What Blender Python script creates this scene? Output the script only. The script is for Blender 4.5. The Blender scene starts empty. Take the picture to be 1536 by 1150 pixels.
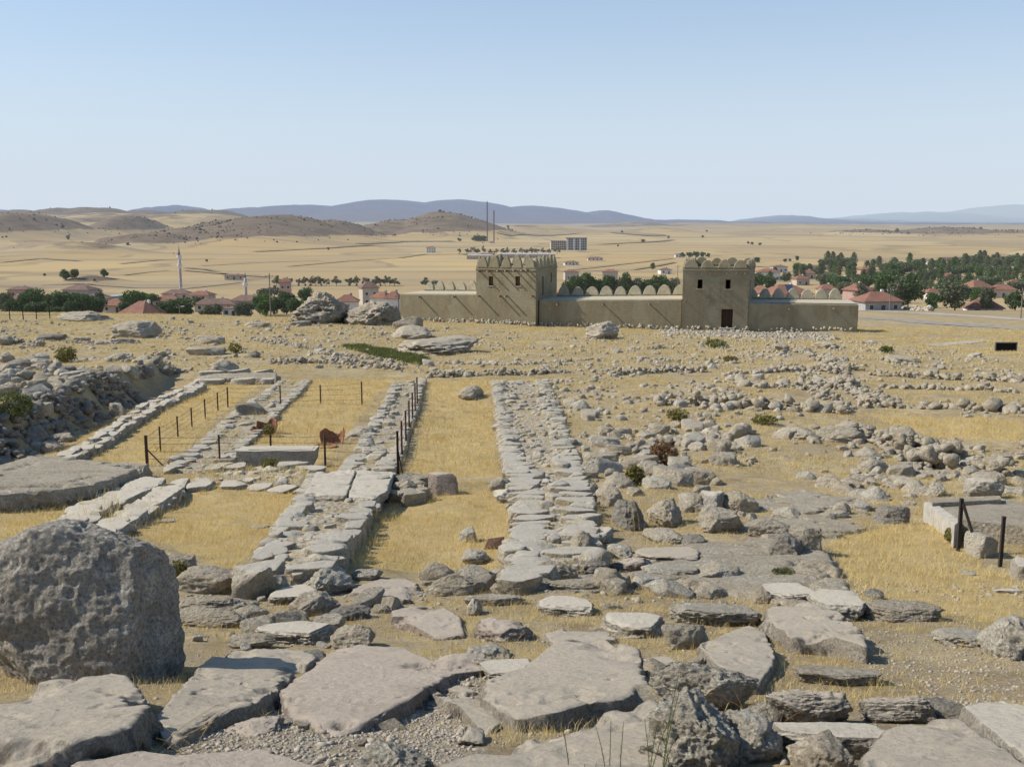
import bpy, bmesh, math, random
import numpy as np
from mathutils import Vector, Matrix
np.seterr(all="ignore"); random.seed(7); RNG = np.random.default_rng(11)
S = bpy.context.scene; COL = S.collection
F = 1500.0; PX, PY = 768.0, 575.0; PITCH = math.atan((575-338)/F); CZ = 16.0
cp, sp_ = math.cos(PITCH), math.sin(PITCH)

# ------------------------------------------------------------------ noise
def _hash(ix, iy, iz, seed):
    n = (ix.astype(np.int64)*374761393 + iy.astype(np.int64)*668265263 + iz.astype(np.int64)*2147483647 + seed*1274126177) & 0xffffffff
    n = ((n ^ (n >> 13)) * 1274126177) & 0xffffffff
    n = (n ^ (n >> 16)) & 0xffffffff
    n = (n * 2246822519) & 0xffffffff
    return ((n ^ (n >> 15)) & 0xffff)/65535.0
def noise3(x, y, z, seed=0):
    x = np.asarray(x, float); y = np.asarray(y, float); z = np.asarray(z, float)+0*x
    ix, iy, iz = np.floor(x), np.floor(y), np.floor(z)
    fx, fy, fz = x-ix, y-iy, z-iz
    fx = fx*fx*(3-2*fx); fy = fy*fy*(3-2*fy); fz = fz*fz*(3-2*fz)
    r = 0
    for a in (0, 1):
        wa = fx if a else 1-fx
        for b in (0, 1):
            wb = fy if b else 1-fy
            for c in (0, 1):
                wc = fz if c else 1-fz
                r = r + wa*wb*wc*_hash(ix+a, iy+b, iz+c, seed)
    return r*2-1
def noise2(x, y, seed=0):
    x = np.asarray(x, float); y = np.asarray(y, float)
    ix, iy = np.floor(x), np.floor(y); fx, fy = x-ix, y-iy
    fx = fx*fx*(3-2*fx); fy = fy*fy*(3-2*fy); z = np.zeros_like(ix); r = 0
    for a in (0, 1):
        wa = fx if a else 1-fx
        for b in (0, 1):
            r = r + wa*(fy if b else 1-fy)*_hash(ix+a, iy+b, z, seed)
    return r*2-1
def fbm2(x, y, o=4, seed=0):
    r = 0; a = .5
    for i in range(o):
        r = r + a*noise2(x*2**i, y*2**i, seed+i); a *= .5
    return r
def fbm3(p, sc, o=4, seed=0, ridge=False, gain=.5):
    r = 0; a = .5
    for i in range(o):
        k = sc*2**i
        n = noise3(p[:, 0]*k+seed*1.7, p[:, 1]*k, p[:, 2]*k, seed+i)
        if ridge: n = 1-2*np.abs(n)
        r = r+a*n; a *= gain
    return r
def sstep(x, a, b):
    t = np.clip((np.asarray(x, float)-a)/(b-a), 0, 1); return t*t*(3-2*t)

# ------------------------------------------------------------------ terrain height
def trow(r):            # slope h/Y seen at a row of the photograph
    return math.tan(math.atan((r-PY)/F)+PITCH)
TL = [(-8, 1.7), (0, 1.75), (2.5, 1.95), (4.5, 2.6), (8, 3.75), (11, 4.5), (15, 5.3), (22, 6.45), (30, 7.45), (45, 8.5), (60, 9.35), (85, 10.7), (115, 12.4), (140, 13.9),
      (152, 14.5), (170, 16.6), (200, 20.5), (250, 25.5), (300, 28.5), (400, 31.5), (550, 33.3), (900, 36.5), (1400, 38), (2500, 34), (5000, 21), (9000, 2), (16000, -28), (45000, -120)]
TR = [(-8, 1.7), (0, 1.75), (2.5, 1.95), (4.5, 2.6), (8, 3.75), (11, 4.5), (15, 5.3), (22, 6.45), (30, 7.45), (45, 8.5), (60, 9.35), (85, 10.7), (115, 12.4), (140, 13.7),
      (160, 15.0), (200, 17.4), (250, 21), (300, 25), (400, 30), (550, 33.3), (900, 36.5), (1400, 38), (2500, 34), (5000, 21), (9000, 2), (16000, -28), (45000, -120)]
def _tab(T):
    ly = np.linspace(math.log(2), math.log(45010), 4000)
    ys = np.exp(ly)-10
    v = np.interp(ys, [a for a, b in T], [b for a, b in T])
    k = np.ones(41)/41
    v2 = np.convolve(np.pad(v, 20, mode='edge'), k, 'valid')
    return ys, v2
TLs, TRs = _tab(TL), _tab(TR)
# hills: (px, row of top, distance, half width px, depth sigma, scrub, wobble)
HILLS = [
 (415, 321, 2150, 84, 290, 1.0, .15), (345, 331, 2150, 52, 200, .9, .3), (500, 329, 2300, 52, 230, 1.0, .15), (290, 342, 1900, 60, 130, .8, .3), (240, 350, 1700, 60, 80, .6, .3),
 (672, 317, 2700, 58, 260, 1.0, .15), (605, 330, 2650, 60, 240, .9, .15), (725, 336, 2900, 40, 150, .6, .2),
 (190, 319, 4000, 150, 500, .38, .25), (300, 320, 3800, 90, 420, .36, .25), (60, 320, 4000, 120, 500, .35, .25), (600, 341, 2600, 80, 300, .0, .15), (140, 413, 600, 26, 14, .6, .2),
 (20, 320, 2300, 60, 240, .9, .25), (-120, 312, 2400, 90, 260, .9, .25),
 (195, 323, 2900, 33, 170, .8, .2), (130, 312, 5200, 75, 500, .75, .3), (235, 315, 5600, 70, 500, .6, .3), (330, 316, 5000, 55, 450, .6, .3), (20, 316, 5600, 75, 500, .6, .3),
 (110, 362, 1350, 60, 60, .42, .2),
 (1302, 343, 3600, 38, 220, .55, .3), (1410, 340, 3400, 52, 230, .8, .3), (1500, 345, 3300, 70, 220, .5, .3), (1180, 338, 5200, 90, 500, .2, .3),
 (980, 341, 3800, 50, 220, .35, .3), (950, 334, 6800, 60, 400, .45, .3), (800, 337, 4200, 45, 260, .35, .3), (1085, 334, 7500, 110, 700, .3, .3),
 (285, 309, 17000, 34, 2300, 1, .2), (380, 312, 17000, 60, 2300, 1, .2), (470, 307, 17500, 90, 2500, 1, .12), (585, 300, 18000, 105, 2600, 1, .10), (690, 300, 18500, 95, 2600, 1, .10), (790, 309, 18500, 75, 2400, 1, .12),
 (905, 317, 18000, 38, 2000, 1, .25), (850, 318, 18000, 50, 2000, 1, .25), (1000, 330, 18000, 80, 2000, 1, .2), (1175, 323, 21000, 40, 2000, 1, .2), (1250, 328, 23000, 70, 2000, 1, .2),
 (1370, 318, 27000, 90, 2500, 1, .2), (1500, 308, 29000, 80, 2500, 1, .2), (1640, 306, 29000, 90, 2500, 1, .2), (-60, 311, 17000, 120, 2300, 1, .2)]
def base_h(Y, u):
    return np.interp(Y, *TLs)*(1-sstep(u, .12, .33)) + np.interp(Y, *TRs)*sstep(u, .12, .33)
STEP = None
def H(X, Y):
    X = np.asarray(X, float); Y = np.asarray(Y, float)
    u = X/np.maximum(Y, 20)
    h = base_h(Y, u)
    h = h + .02*np.clip(X, -90, 90)*sstep(Y, 70, 130)*(1-sstep(Y, 165, 240))
    near = sstep(Y, 5, 25)*(1-sstep(Y, 170, 260))
    _far = float(np.max(Y)) > 500
    h = h - near*(.42*fbm2(X/9+3.1, Y/9, 3, 5)) - .10*fbm2(X/1.3, Y/1.3, 3, 9)*(1-sstep(Y, 150, 220))
    if _far:
      far = sstep(Y, 500, 1500)
      h = h - far*(Y*.0016)*fbm2(X/420+7, Y/620, 3, 21)
    b = np.zeros_like(h)
    for (px, row, D, hw, sy, sc, wob) in (HILLS if _far else ()):
        amp = float(base_h(np.array(float(D)), np.array((px-PX)/F))) - trow(row)*D
        cx = (px-PX)/F*D; sx = hw/F*D
        wx = fbm2(X/(sx*1.2)+D, Y/(sy*1.5), 3, 31)*wob*1.6
        g = np.exp(-.5*(((X-cx)/sx+wx)**2 + ((Y-D)/sy+wx*.8)**2))
        b = np.maximum(b, amp*g*(1+wob*.35*fbm2(X/(sx*.4), Y/(sx*.4), 3, 77)))
    h = h - b
    if STEP is not None:
        (x0, y0), (x1, y1) = STEP
        L = math.hypot(x1-x0, y1-y0); tx, ty = (x1-x0)/L, (y1-y0)/L
        s = -(X-x0)*ty + (Y-y0)*tx + .5*fbm2(X/2, Y/2, 2, 3)
        t = (X-x0)*tx + (Y-y0)*ty
        h = h - 1.05*sstep(s, 0, .9)*(1-sstep(s, 5, 16))*sstep(t, -6, -1)*(1-sstep(t, L-1, L+5))
        h = h + .5*sstep(-s, -.2, .5)*(1-sstep(-s, 1.3, 3.2))*sstep(t, -3, 1)*(1-sstep(t, L-6, L))
    return h
def gz(x, y): return CZ-float(H(x, y))
def ray(px, py):
    a, b = (px-PX)/F, (py-PY)/F
    return (a, cp - b*sp_, -sp_ - b*cp)
def at(px, py, lift=0.0, ymax=40000):
    dx, dy, dz = ray(px, py)
    for y0_, y1_, n_ in ((2.2, 60, 90), (60, 480, 90), (480, ymax, 260)):
        ts = np.exp(np.linspace(math.log(y0_), math.log(y1_), n_))
        X, Y, Z = dx/dy*ts, ts, CZ+dz/dy*ts
        below = Z < CZ-H(X, Y)+lift
        if below.any(): break
    i = int(np.argmax(below)) if below.any() else len(ts)-1
    lo, hi = ts[max(i-1, 0)], ts[i]
    tt = np.linspace(lo, hi, 40)
    X, Y, Z = dx/dy*tt, tt, CZ+dz/dy*tt
    b2 = Z < CZ-H(X, Y)+lift
    j = int(np.argmax(b2)) if b2.any() else 39
    return Vector((X[j], Y[j], Z[j]))
def atY(px, py, Y):
    dx, dy, dz = ray(px, py)
    return Vector((dx/dy*Y, Y, CZ+dz/dy*Y))
def atx(px, Y): return (px-PX)/F*(Y*cp+float(H((px-PX)/F*Y, Y))*sp_)
_a, _b = at(-60, 690), at(262, 560)
STEP = ((_a.x, _a.y), (_b.x, _b.y))

# ------------------------------------------------------------------ tags and mesh helpers
def tag(o, label=None, cat=None, group=None, kind=None):
    if label: o['label'] = label
    if cat: o['category'] = cat
    if group: o['group'] = group
    if kind: o['kind'] = kind
    return o
def empty(name, loc, rz=0):
    o = bpy.data.objects.new(name, None); COL.objects.link(o); o.location = loc; o.rotation_euler = (0, 0, rz); o.empty_display_size = .2
    return o
def link(name, me, mat=None, parent=None, loc=None):
    o = bpy.data.objects.new(name, me); COL.objects.link(o)
    if mat and not me.materials: me.materials.append(mat)
    if parent: o.parent = parent
    if loc is not None: o.location = loc
    return o
def np_mesh(name, V, Fc, smooth=True):
    V = np.asarray(V, np.float32); Fc = np.asarray(Fc, np.int32); k = Fc.shape[1]
    me = bpy.data.meshes.new(name)
    me.vertices.add(len(V)); me.vertices.foreach_set('co', V.ravel())
    me.loops.add(Fc.size); me.loops.foreach_set('vertex_index', Fc.ravel())
    me.polygons.add(len(Fc)); me.polygons.foreach_set('loop_start', np.arange(0, Fc.size, k, dtype=np.int32))
    me.polygons.foreach_set('loop_total', np.full(len(Fc), k, np.int32))
    me.update(calc_edges=True)
    if smooth: me.polygons.foreach_set('use_smooth', np.ones(len(Fc), bool))
    return me
class MB:
    def __init__(s): s.v = []; s.f = []
    def add(s, vs, fs):
        n = len(s.v); s.v += [tuple(v) for v in vs]; s.f += [tuple(i+n for i in f) for f in fs]; return s
    def box(s, c, d, rz=0, taper=1.0):
        x, y, z = d[0]/2, d[1]/2, d[2]/2; cr, sr = math.cos(rz), math.sin(rz); vs = []
        for sz in (-1, 1):
            t = taper if sz > 0 else 1
            for sx, sy in ((-1, -1), (1, -1), (1, 1), (-1, 1)):
                a, b = sx*x*t, sy*y*t
                vs.append((c[0]+a*cr-b*sr, c[1]+a*sr+b*cr, c[2]+sz*z))
        return s.add(vs, [(3, 2, 1, 0), (4, 5, 6, 7), (0, 1, 5, 4), (1, 2, 6, 5), (2, 3, 7, 6), (3, 0, 4, 7)])
    def tube(s, pts, r, n=6, r2=None):
        pts = [Vector(p) for p in pts]; rings = []
        for i, p in enumerate(pts):
            d = (pts[min(i+1, len(pts)-1)]-pts[max(i-1, 0)]).normalized()
            a = d.cross(Vector((0, 0, 1)));
            if a.length < .01: a = Vector((1, 0, 0))
            a.normalize(); b = d.cross(a)
            rr = r if r2 is None else r+(r2-r)*i/(len(pts)-1)
            rings.append([p+a*rr*math.cos(2*math.pi*k/n)+b*rr*math.sin(2*math.pi*k/n) for k in range(n)])
        vs = [v for q in rings for v in q]; fs = []
        for i in range(len(pts)-1):
            for k in range(n): fs.append((i*n+k, i*n+(k+1) % n, (i+1)*n+(k+1) % n, (i+1)*n+k))
        fs.append(tuple(range(n))[::-1]); fs.append(tuple((len(pts)-1)*n+k for k in range(n)))
        return s.add(vs, fs)
    def lathe(s, c, prof, n=16):
        vs = []; fs = []
        for (r, z) in prof:
            for k in range(n): vs.append((c[0]+r*math.cos(2*math.pi*k/n), c[1]+r*math.sin(2*math.pi*k/n), c[2]+z))
        for i in range(len(prof)-1):
            for k in range(n): fs.append((i*n+k, i*n+(k+1) % n, (i+1)*n+(k+1) % n, (i+1)*n+k))
        fs.append(tuple(range(n))[::-1]); fs.append(tuple((len(prof)-1)*n+k for k in range(n)))
        return s.add(vs, fs)
    def mesh(s, name, smooth=False):
        me = bpy.data.meshes.new(name); me.from_pydata(s.v, [], s.f); me.update()
        if smooth:
            me.polygons.foreach_set('use_smooth', [True]*len(me.polygons))
        return me
    def build(s, name, mat, parent=None, loc=None, smooth=False):
        return link(name, s.mesh(name, smooth), mat, parent, loc)

# ------------------------------------------------------------------ materials
SUN = Vector((-.70, .05, .62)).normalized()
def newmat(name):
    m = bpy.data.materials.new(name); m.use_nodes = True; nt = m.node_tree; nt.nodes.clear()
    return m, nt
class N:
    def __init__(s, nt): s.nt = nt
    def n(s, t, **kw):
        nd = s.nt.nodes.new(t)
        for k, v in kw.items():
            if k.startswith('i_'):
                nd.inputs[k[2:].replace('_', ' ')].default_value = v
            else: setattr(nd, k, v)
        return nd
    def l(s, a, b): s.nt.links.new(a, b)
    def pos(s):
        return s.n('ShaderNodeNewGeometry').outputs['Position']
    def mapv(s, v, sc):
        m = s.n('ShaderNodeMapping'); m.inputs['Scale'].default_value = sc if isinstance(sc, tuple) else (sc,)*3; s.l(v, m.inputs['Vector']); return m.outputs[0]
    def noise(s, v, scale, detail=4, rough=.6, dist=0):
        m = s.n('ShaderNodeTexNoise'); m.inputs['Scale'].default_value = scale; m.inputs['Detail'].default_value = detail; m.inputs['Roughness'].default_value = rough; m.inputs['Distortion'].default_value = dist
        s.l(v, m.inputs['Vector']); return m.outputs['Fac']
    def voro(s, v, scale, feature='F1', rnd=1):
        m = s.n('ShaderNodeTexVoronoi', feature=feature); m.inputs['Scale'].default_value = scale; m.inputs['Randomness'].default_value = rnd; s.l(v, m.inputs['Vector']); return m
    def ramp(s, v, stops, interp='LINEAR'):
        m = s.n('ShaderNodeValToRGB'); m.color_ramp.interpolation = interp
        e = m.color_ramp.elements
        while len(e) > 1: e.remove(e[-1])
        e[0].position = stops[0][0]; e[0].color = c4(stops[0][1])
        for p, c in stops[1:]:
            q = e.new(p); q.color = c4(c)
        s.l(v, m.inputs['Fac']); return m.outputs['Color']
    def mix(s, f, a, b, mode='MIX'):
        m = s.n('ShaderNodeMix', data_type='RGBA', blend_type=mode)
        for sock, val in ((m.inputs[0], f), (m.inputs[6], a), (m.inputs[7], b)):
            if isinstance(val, (int, float)): sock.default_value = val
            elif isinstance(val, tuple): sock.default_value = c4(val)
            else: s.l(val, sock)
        return m.outputs[2]
    def math(s, op, a, b=0.0, clamp=False):
        m = s.n('ShaderNodeMath', operation=op, use_clamp=clamp)
        for sock, val in ((m.inputs[0], a), (m.inputs[1], b)):
            if isinstance(val, (int, float)): sock.default_value = val
            else: s.l(val, sock)
        return m.outputs[0]
    def bump(s, h, strength, dist, prev=None):
        m = s.n('ShaderNodeBump'); m.inputs['Strength'].default_value = strength; m.inputs['Distance'].default_value = dist
        s.l(h, m.inputs['Height'])
        if prev is not None: s.l(prev, m.inputs['Normal'])
        return m.outputs[0]
    def out(s, col, rough=.9, normal=None, haze=False, transl=None, spec=.2, metal=0.0):
        b = s.n('ShaderNodeBsdfPrincipled'); b.inputs['Roughness'].default_value = rough; b.inputs['Specular IOR Level'].default_value = spec; b.inputs['Metallic'].default_value = metal
        if isinstance(col, tuple): b.inputs['Base Color'].default_value = c4(col)
        else: s.l(col, b.inputs['Base Color'])
        if normal is not None: s.l(normal, b.inputs['Normal'])
        sh = b.outputs[0]
        if transl:
            t = s.n('ShaderNodeBsdfTranslucent')
            if isinstance(col, tuple): t.inputs[0].default_value = c4(col)
            else: s.l(col, t.inputs[0])
            mx = s.n('ShaderNodeMixShader'); mx.inputs[0].default_value = transl; s.l(sh, mx.inputs[1]); s.l(t.outputs[0], mx.inputs[2]); sh = mx.outputs[0]
        if haze:  # distance haze painted in: glowing colour blended over the surface by position
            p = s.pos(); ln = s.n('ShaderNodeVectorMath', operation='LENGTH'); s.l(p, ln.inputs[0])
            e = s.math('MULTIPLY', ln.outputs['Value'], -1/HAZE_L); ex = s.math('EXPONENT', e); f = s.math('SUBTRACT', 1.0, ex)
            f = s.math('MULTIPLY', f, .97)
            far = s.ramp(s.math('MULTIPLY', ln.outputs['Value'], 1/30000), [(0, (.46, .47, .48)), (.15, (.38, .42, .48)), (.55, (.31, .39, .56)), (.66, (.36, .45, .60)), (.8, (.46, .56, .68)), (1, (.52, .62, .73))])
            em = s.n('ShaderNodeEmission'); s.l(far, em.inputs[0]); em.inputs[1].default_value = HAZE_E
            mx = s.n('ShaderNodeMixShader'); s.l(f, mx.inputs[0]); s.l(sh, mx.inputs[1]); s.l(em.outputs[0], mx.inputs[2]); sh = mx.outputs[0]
        o = s.n('ShaderNodeOutputMaterial'); s.l(sh, o.inputs[0])
def c4(c): return tuple(c)+(1,) if len(c) == 3 else c
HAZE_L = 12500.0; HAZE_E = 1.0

def rock_mat(name, base_col, dark, warm, pit=.5, scale=1.0, topc=None):
    wm = lambda c: (min(.9, c[0]*1.0), c[1]*.99, c[2]*.945)
    base_col, dark, warm = wm(base_col), wm(dark), wm(warm); topc = (topc[0]*.93, topc[1]*.95, topc[2]*.97) if topc else None
    m, nt = newmat(name); q = N(nt); p = q.pos()
    n1 = q.noise(p, 1.3*scale, 5, .6); n2 = q.noise(p, 9*scale, 8, .72); n3 = q.noise(p, 45*scale, 6, .75)
    c = q.mix(q.ramp(n1, [(.35, (0, 0, 0)), (.65, (1, 1, 1))]), base_col, warm)  # main stone colour and warm tone mixed by noise
    c = q.mix(q.ramp(n2, [(.31, (1, 1, 1)), (.47, (0, 0, 0))]), c, dark)
    bl = q.ramp(q.noise(p, .75*scale, 5, .68, .5), [(.42, (0, 0, 0)), (.62, (.55, .55, .55))]); c = q.mix(bl, c, tuple(v*.78 for v in warm))
    li = q.ramp(q.noise(p, 5*scale, 7, .75, .4), [(.54, (0, 0, 0)), (.62, (1, 1, 1))])
    c = q.mix(q.math('MULTIPLY', li, .55), c, tuple(min(1, v*1.45) for v in base_col))
    dk = q.ramp(q.noise(p, 14*scale, 6, .8), [(.30, (1, 1, 1)), (.42, (0, 0, 0))])
    c = q.mix(q.math('MULTIPLY', dk, .8), c, (.035, .035, .035))
    c = q.mix(q.ramp(n3, [(.35, (.8, .8, .8)), (.6, (0, 0, 0))]), c, tuple(v*.55 for v in dark))
    g = q.n('ShaderNodeNewGeometry'); sx = q.n('ShaderNodeSeparateXYZ'); q.l(g.outputs['Normal'], sx.inputs[0])
    up = q.ramp(sx.outputs['Z'], [(.70, (0, 0, 0)), (.95, (1, 1, 1))])
    h = q.math('ADD', q.math('MULTIPLY', n2, 1.0), q.math('MULTIPLY', n3, .5))
    vo = q.voro(p, 16*scale).outputs['Distance']
    h = q.math('ADD', h, q.math('MULTIPLY', vo, .45))
    if topc:
        tc = q.mix(n1, topc, tuple(v*.82 for v in topc))
        tc = q.mix(q.ramp(q.noise(p, 30, 7, .8), [(.25, (1, 1, 1)), (.5, (0, 0, 0))]), tc, tuple(v*.6 for v in topc))
        tc = q.mix(q.ramp(q.noise(p, 2.6, 5, .7, .3), [(.52, (0, 0, 0)), (.70, (.3, .3, .3))]), tc, tuple(v*.62 for v in dark))
        c = q.mix(up, c, tc)
        s_ = q.math('SUBTRACT', 1.0, q.math('MULTIPLY', up, .82))
        h = q.math('MULTIPLY', h, s_)
    nb = q.bump(h, min(1, .9*pit+.25), .075)
    h2 = q.noise(p, 3.2*scale, 7, .72, .3)
    if topc: h2 = q.math('MULTIPLY', h2, q.math('SUBTRACT', 1.0, q.math('MULTIPLY', up, .8)))
    nb = q.bump(h2, .5*pit, .16, nb); nb = q.bump(q.noise(p, 70*scale, 4, .7), .35, .012, nb)
    q.out(c, .95, nb, haze=False, spec=.1); return m
M = {}
M['rock'] = rock_mat('limestone', (.66, .585, .465), (.37, .32, .25), (.58, .48, .345), .9)
M['rock_white'] = rock_mat('lichened limestone', (.80, .73, .61), (.38, .34, .28), (.66, .575, .45), 1.0, 1.2)
M['rock_dark'] = rock_mat('dark weathered stone', (.42, .39, .34), (.22, .205, .18), (.37, .32, .26), 1.0, .9)
M['boulder'] = rock_mat('great boulder stone', (.66, .61, .53), (.30, .27, .23), (.52, .455, .37), 1.0, .8)
M['rock_tan'] = rock_mat('tan stone', (.54, .465, .36), (.31, .26, .195), (.46, .385, .285), .6)
M['slab'] = rock_mat('worn slab', (.52, .47, .395), (.27, .24, .205), (.46, .39, .305), 1.0, 1.0, (.50, .415, .305))
M['slab_pink'] = rock_mat('pinkish slab', (.50, .415, .35), (.26, .205, .17), (.43, .35, .28), 1.0, 1.0, (.50, .405, .305))
M['slab_pale'] = rock_mat('pale slab', (.64, .585, .495), (.34, .305, .255), (.56, .49, .395), .9, 1.0, (.60, .515, .39))
M['masonry'] = rock_mat('masonry stone', (.68, .605, .485), (.38, .325, .25), (.60, .505, .37), .9, .9, (.50, .44, .345))

def simple(name, col, rough=.8, var=.25, sc=6.0, haze=False, bump=.0, metal=0.0, transl=None):
    m, nt = newmat(name); q = N(nt); p = q.pos()
    n = q.noise(p, sc, 5, .65)
    c = q.mix(q.ramp(n, [(.3, (0, 0, 0)), (.7, (1, 1, 1))]), tuple(v*(1-var) for v in col), tuple(min(1, v*(1+var)) for v in col))
    nb = q.bump(n, bump, .05) if bump else None
    q.out(c, rough, nb, haze, transl, .2, metal); return m
M['rust'] = simple('rusted steel', (.10, .055, .035), .85, .4, 30)
M['iron'] = simple('dark iron post', (.045, .035, .03), .8, .4, 40)
M['terracotta'] = simple('weathered terracotta', (.30, .145, .08), .9, .35, 14, bump=.5)
M['wood'] = simple('weathered door wood', (.055, .035, .022), .9, .4, 8)
M['log'] = simple('beam wood', (.17, .12, .075), .9, .35, 12)
M['logend'] = simple('sawn log end', (.50, .42, .30), .9, .2, 12)
M['black'] = simple('black board', (.012, .011, .010), .9, .3, 8)
M['frame'] = simple('window frame wood', (.10, .055, .03), .9, .3, 8)
M['panewood'] = simple('brown shutter', (.16, .09, .055), .9, .3, 8)
M['dark'] = simple('dark opening', (.02, .02, .02), .9, .2, 4)
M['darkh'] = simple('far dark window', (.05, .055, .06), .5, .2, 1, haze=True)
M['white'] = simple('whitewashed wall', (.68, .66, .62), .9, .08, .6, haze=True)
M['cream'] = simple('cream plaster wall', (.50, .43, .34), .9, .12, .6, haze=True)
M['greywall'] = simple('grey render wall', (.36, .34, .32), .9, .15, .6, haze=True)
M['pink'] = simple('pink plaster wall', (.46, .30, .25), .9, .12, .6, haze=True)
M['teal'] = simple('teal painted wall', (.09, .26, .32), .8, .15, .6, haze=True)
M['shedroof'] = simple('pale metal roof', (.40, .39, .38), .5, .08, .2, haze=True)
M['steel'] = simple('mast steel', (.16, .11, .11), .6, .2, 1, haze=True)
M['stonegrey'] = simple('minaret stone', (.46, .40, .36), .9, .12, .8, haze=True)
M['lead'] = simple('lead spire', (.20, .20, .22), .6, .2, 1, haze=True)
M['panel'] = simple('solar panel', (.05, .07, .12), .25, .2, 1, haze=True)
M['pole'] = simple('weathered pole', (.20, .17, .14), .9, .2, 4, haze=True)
M['concrete'] = simple('pale concrete', (.42, .38, .31), .9, .3, 5, bump=.5)
M['asphalt'] = simple('worn asphalt', (.30, .265, .215), .95, .2, .5)
M['gravelroad'] = simple('pale track', (.40, .35, .28), .95, .2, .6)
def roofm(name, c):
    m, nt = newmat(name); q = N(nt); p = q.pos()
    n = q.noise(p, .5, 5, .7); n2 = q.noise(p, 4, 4, .8)
    w = q.n('ShaderNodeTexWave', wave_type='BANDS', bands_direction='X'); w.inputs['Scale'].default_value = 1.4; w.inputs['Distortion'].default_value = .6; q.l(p, w.inputs[0])
    col = q.mix(q.ramp(n, [(.35, (0, 0, 0)), (.65, (1, 1, 1))]), c, tuple(v*.62 for v in c))
    col = q.mix(q.math('MULTIPLY', n2, .35), col, (.30, .22, .17))
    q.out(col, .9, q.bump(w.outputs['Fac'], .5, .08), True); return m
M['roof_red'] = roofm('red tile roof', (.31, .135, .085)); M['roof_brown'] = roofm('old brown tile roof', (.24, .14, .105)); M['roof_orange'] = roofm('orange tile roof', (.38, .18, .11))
# mud plaster of the reconstruction
def mud():
    m, nt = newmat('mud plaster'); q = N(nt); p = q.pos()
    n1 = q.noise(p, .35, 5, .6); n2 = q.noise(q.mapv(p, (1, 1, 3.2)), 1.6, 6, .7); n3 = q.noise(p, 11, 5, .75)
    c = q.mix(q.ramp(n1, [(.3, (0, 0, 0)), (.7, (1, 1, 1))]), (.30, .25, .155), (.35, .298, .187))
    c = q.mix(q.ramp(n2, [(.35, (.7, .7, .7)), (.6, (0, 0, 0))]), c, (.27, .22, .14))
    c = q.mix(q.ramp(n3, [(.6, (0, 0, 0)), (.75, (.6, .6, .6))]), c, (.46, .40, .28))
    st = q.noise(q.mapv(p, (1.0, 1.0, .22)), .8, 6, .75, .5)
    c = q.mix(q.ramp(st, [(.46, (0, 0, 0)), (.68, (.7, .7, .7))]), c, (.215, .175, .105))
    pt = q.noise(p, .22, 3, .5, 1.2); c = q.mix(q.ramp(pt, [(.52, (0, 0, 0)), (.56, (.45, .45, .45))]), c, (.37, .33, .22))
    br = q.n('ShaderNodeTexBrick'); br.inputs['Scale'].default_value = 1.0; br.inputs['Brick Width'].default_value = .9; br.inputs['Row Height'].default_value = .32; br.inputs['Mortar Size'].default_value = .03
    sx = q.n('ShaderNodeSeparateXYZ'); q.l(p, sx.inputs[0]); cb = q.n('ShaderNodeCombineXYZ'); q.l(sx.outputs['X'], cb.inputs['X']); q.l(sx.outputs['Z'], cb.inputs['Y']); q.l(cb.outputs[0], br.inputs['Vector'])
    h = q.math('ADD', q.math('MULTIPLY', n2, .8), q.math('MULTIPLY', n3, .5)); h = q.math('SUBTRACT', h, q.math('MULTIPLY', br.outputs['Fac'], .16))
    q.out(c, .95, q.bump(h, .6, .10), False, spec=.05); return m
M['mud'] = mud()
def mudtop():
    m, nt = newmat('pale mud capping'); q = N(nt); p = q.pos()
    n = q.noise(p, 1.5, 6, .7)
    q.out(q.mix(n, (.43, .37, .26), (.56, .49, .36)), .95, q.bump(n, .4, .05)); return m
M['mudtop'] = mudtop(); M['mudlit'] = simple('sunlit battlement plaster', (.41, .355, .24), .95, .18, 1.5, bump=.5)  # curtain merlons get lighter plaster, their sunlit look put into the colour

def foliage(name, c1, c2, c3, haze=True, tr=.25):
    m, nt = newmat(name); q = N(nt); p = q.pos()
    oi = q.n('ShaderNodeObjectInfo'); n = q.noise(p, .9 if haze else 4, 4, .7)
    c = q.mix(q.ramp(n, [(.3, (0, 0, 0)), (.7, (1, 1, 1))]), c1, c2)
    c = q.mix(q.math('MULTIPLY', oi.outputs['Random'], .6), c, c3)
    q.out(c, .8, None, haze, tr, .2); return m
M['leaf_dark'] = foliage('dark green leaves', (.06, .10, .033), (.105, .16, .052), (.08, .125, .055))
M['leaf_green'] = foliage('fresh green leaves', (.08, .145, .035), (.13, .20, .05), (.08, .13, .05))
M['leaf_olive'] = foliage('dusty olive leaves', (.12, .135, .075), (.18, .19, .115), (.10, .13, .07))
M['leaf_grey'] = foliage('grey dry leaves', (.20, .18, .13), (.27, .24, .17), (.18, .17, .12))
M['leaf_far'] = foliage('hazy grove leaves', (.11, .15, .07), (.17, .215, .10), (.13, .165, .085))  # leaf colours lightened, part of the distance haze put into the colour
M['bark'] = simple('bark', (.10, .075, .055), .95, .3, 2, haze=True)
M['twig'] = simple('dry reddish twigs', (.21, .12, .06), .9, .4, 6, transl=.2)
M['bush_olive'] = foliage('olive yellow bush', (.17, .16, .045), (.24, .21, .07), (.20, .17, .05), False)
M['bush_green'] = foliage('green ground weeds', (.10, .125, .035), (.20, .205, .07), (.14, .16, .045), False)
M['scrub'] = foliage('hill scrub', (.075, .075, .05), (.11, .10, .075), (.09, .085, .06))
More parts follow.
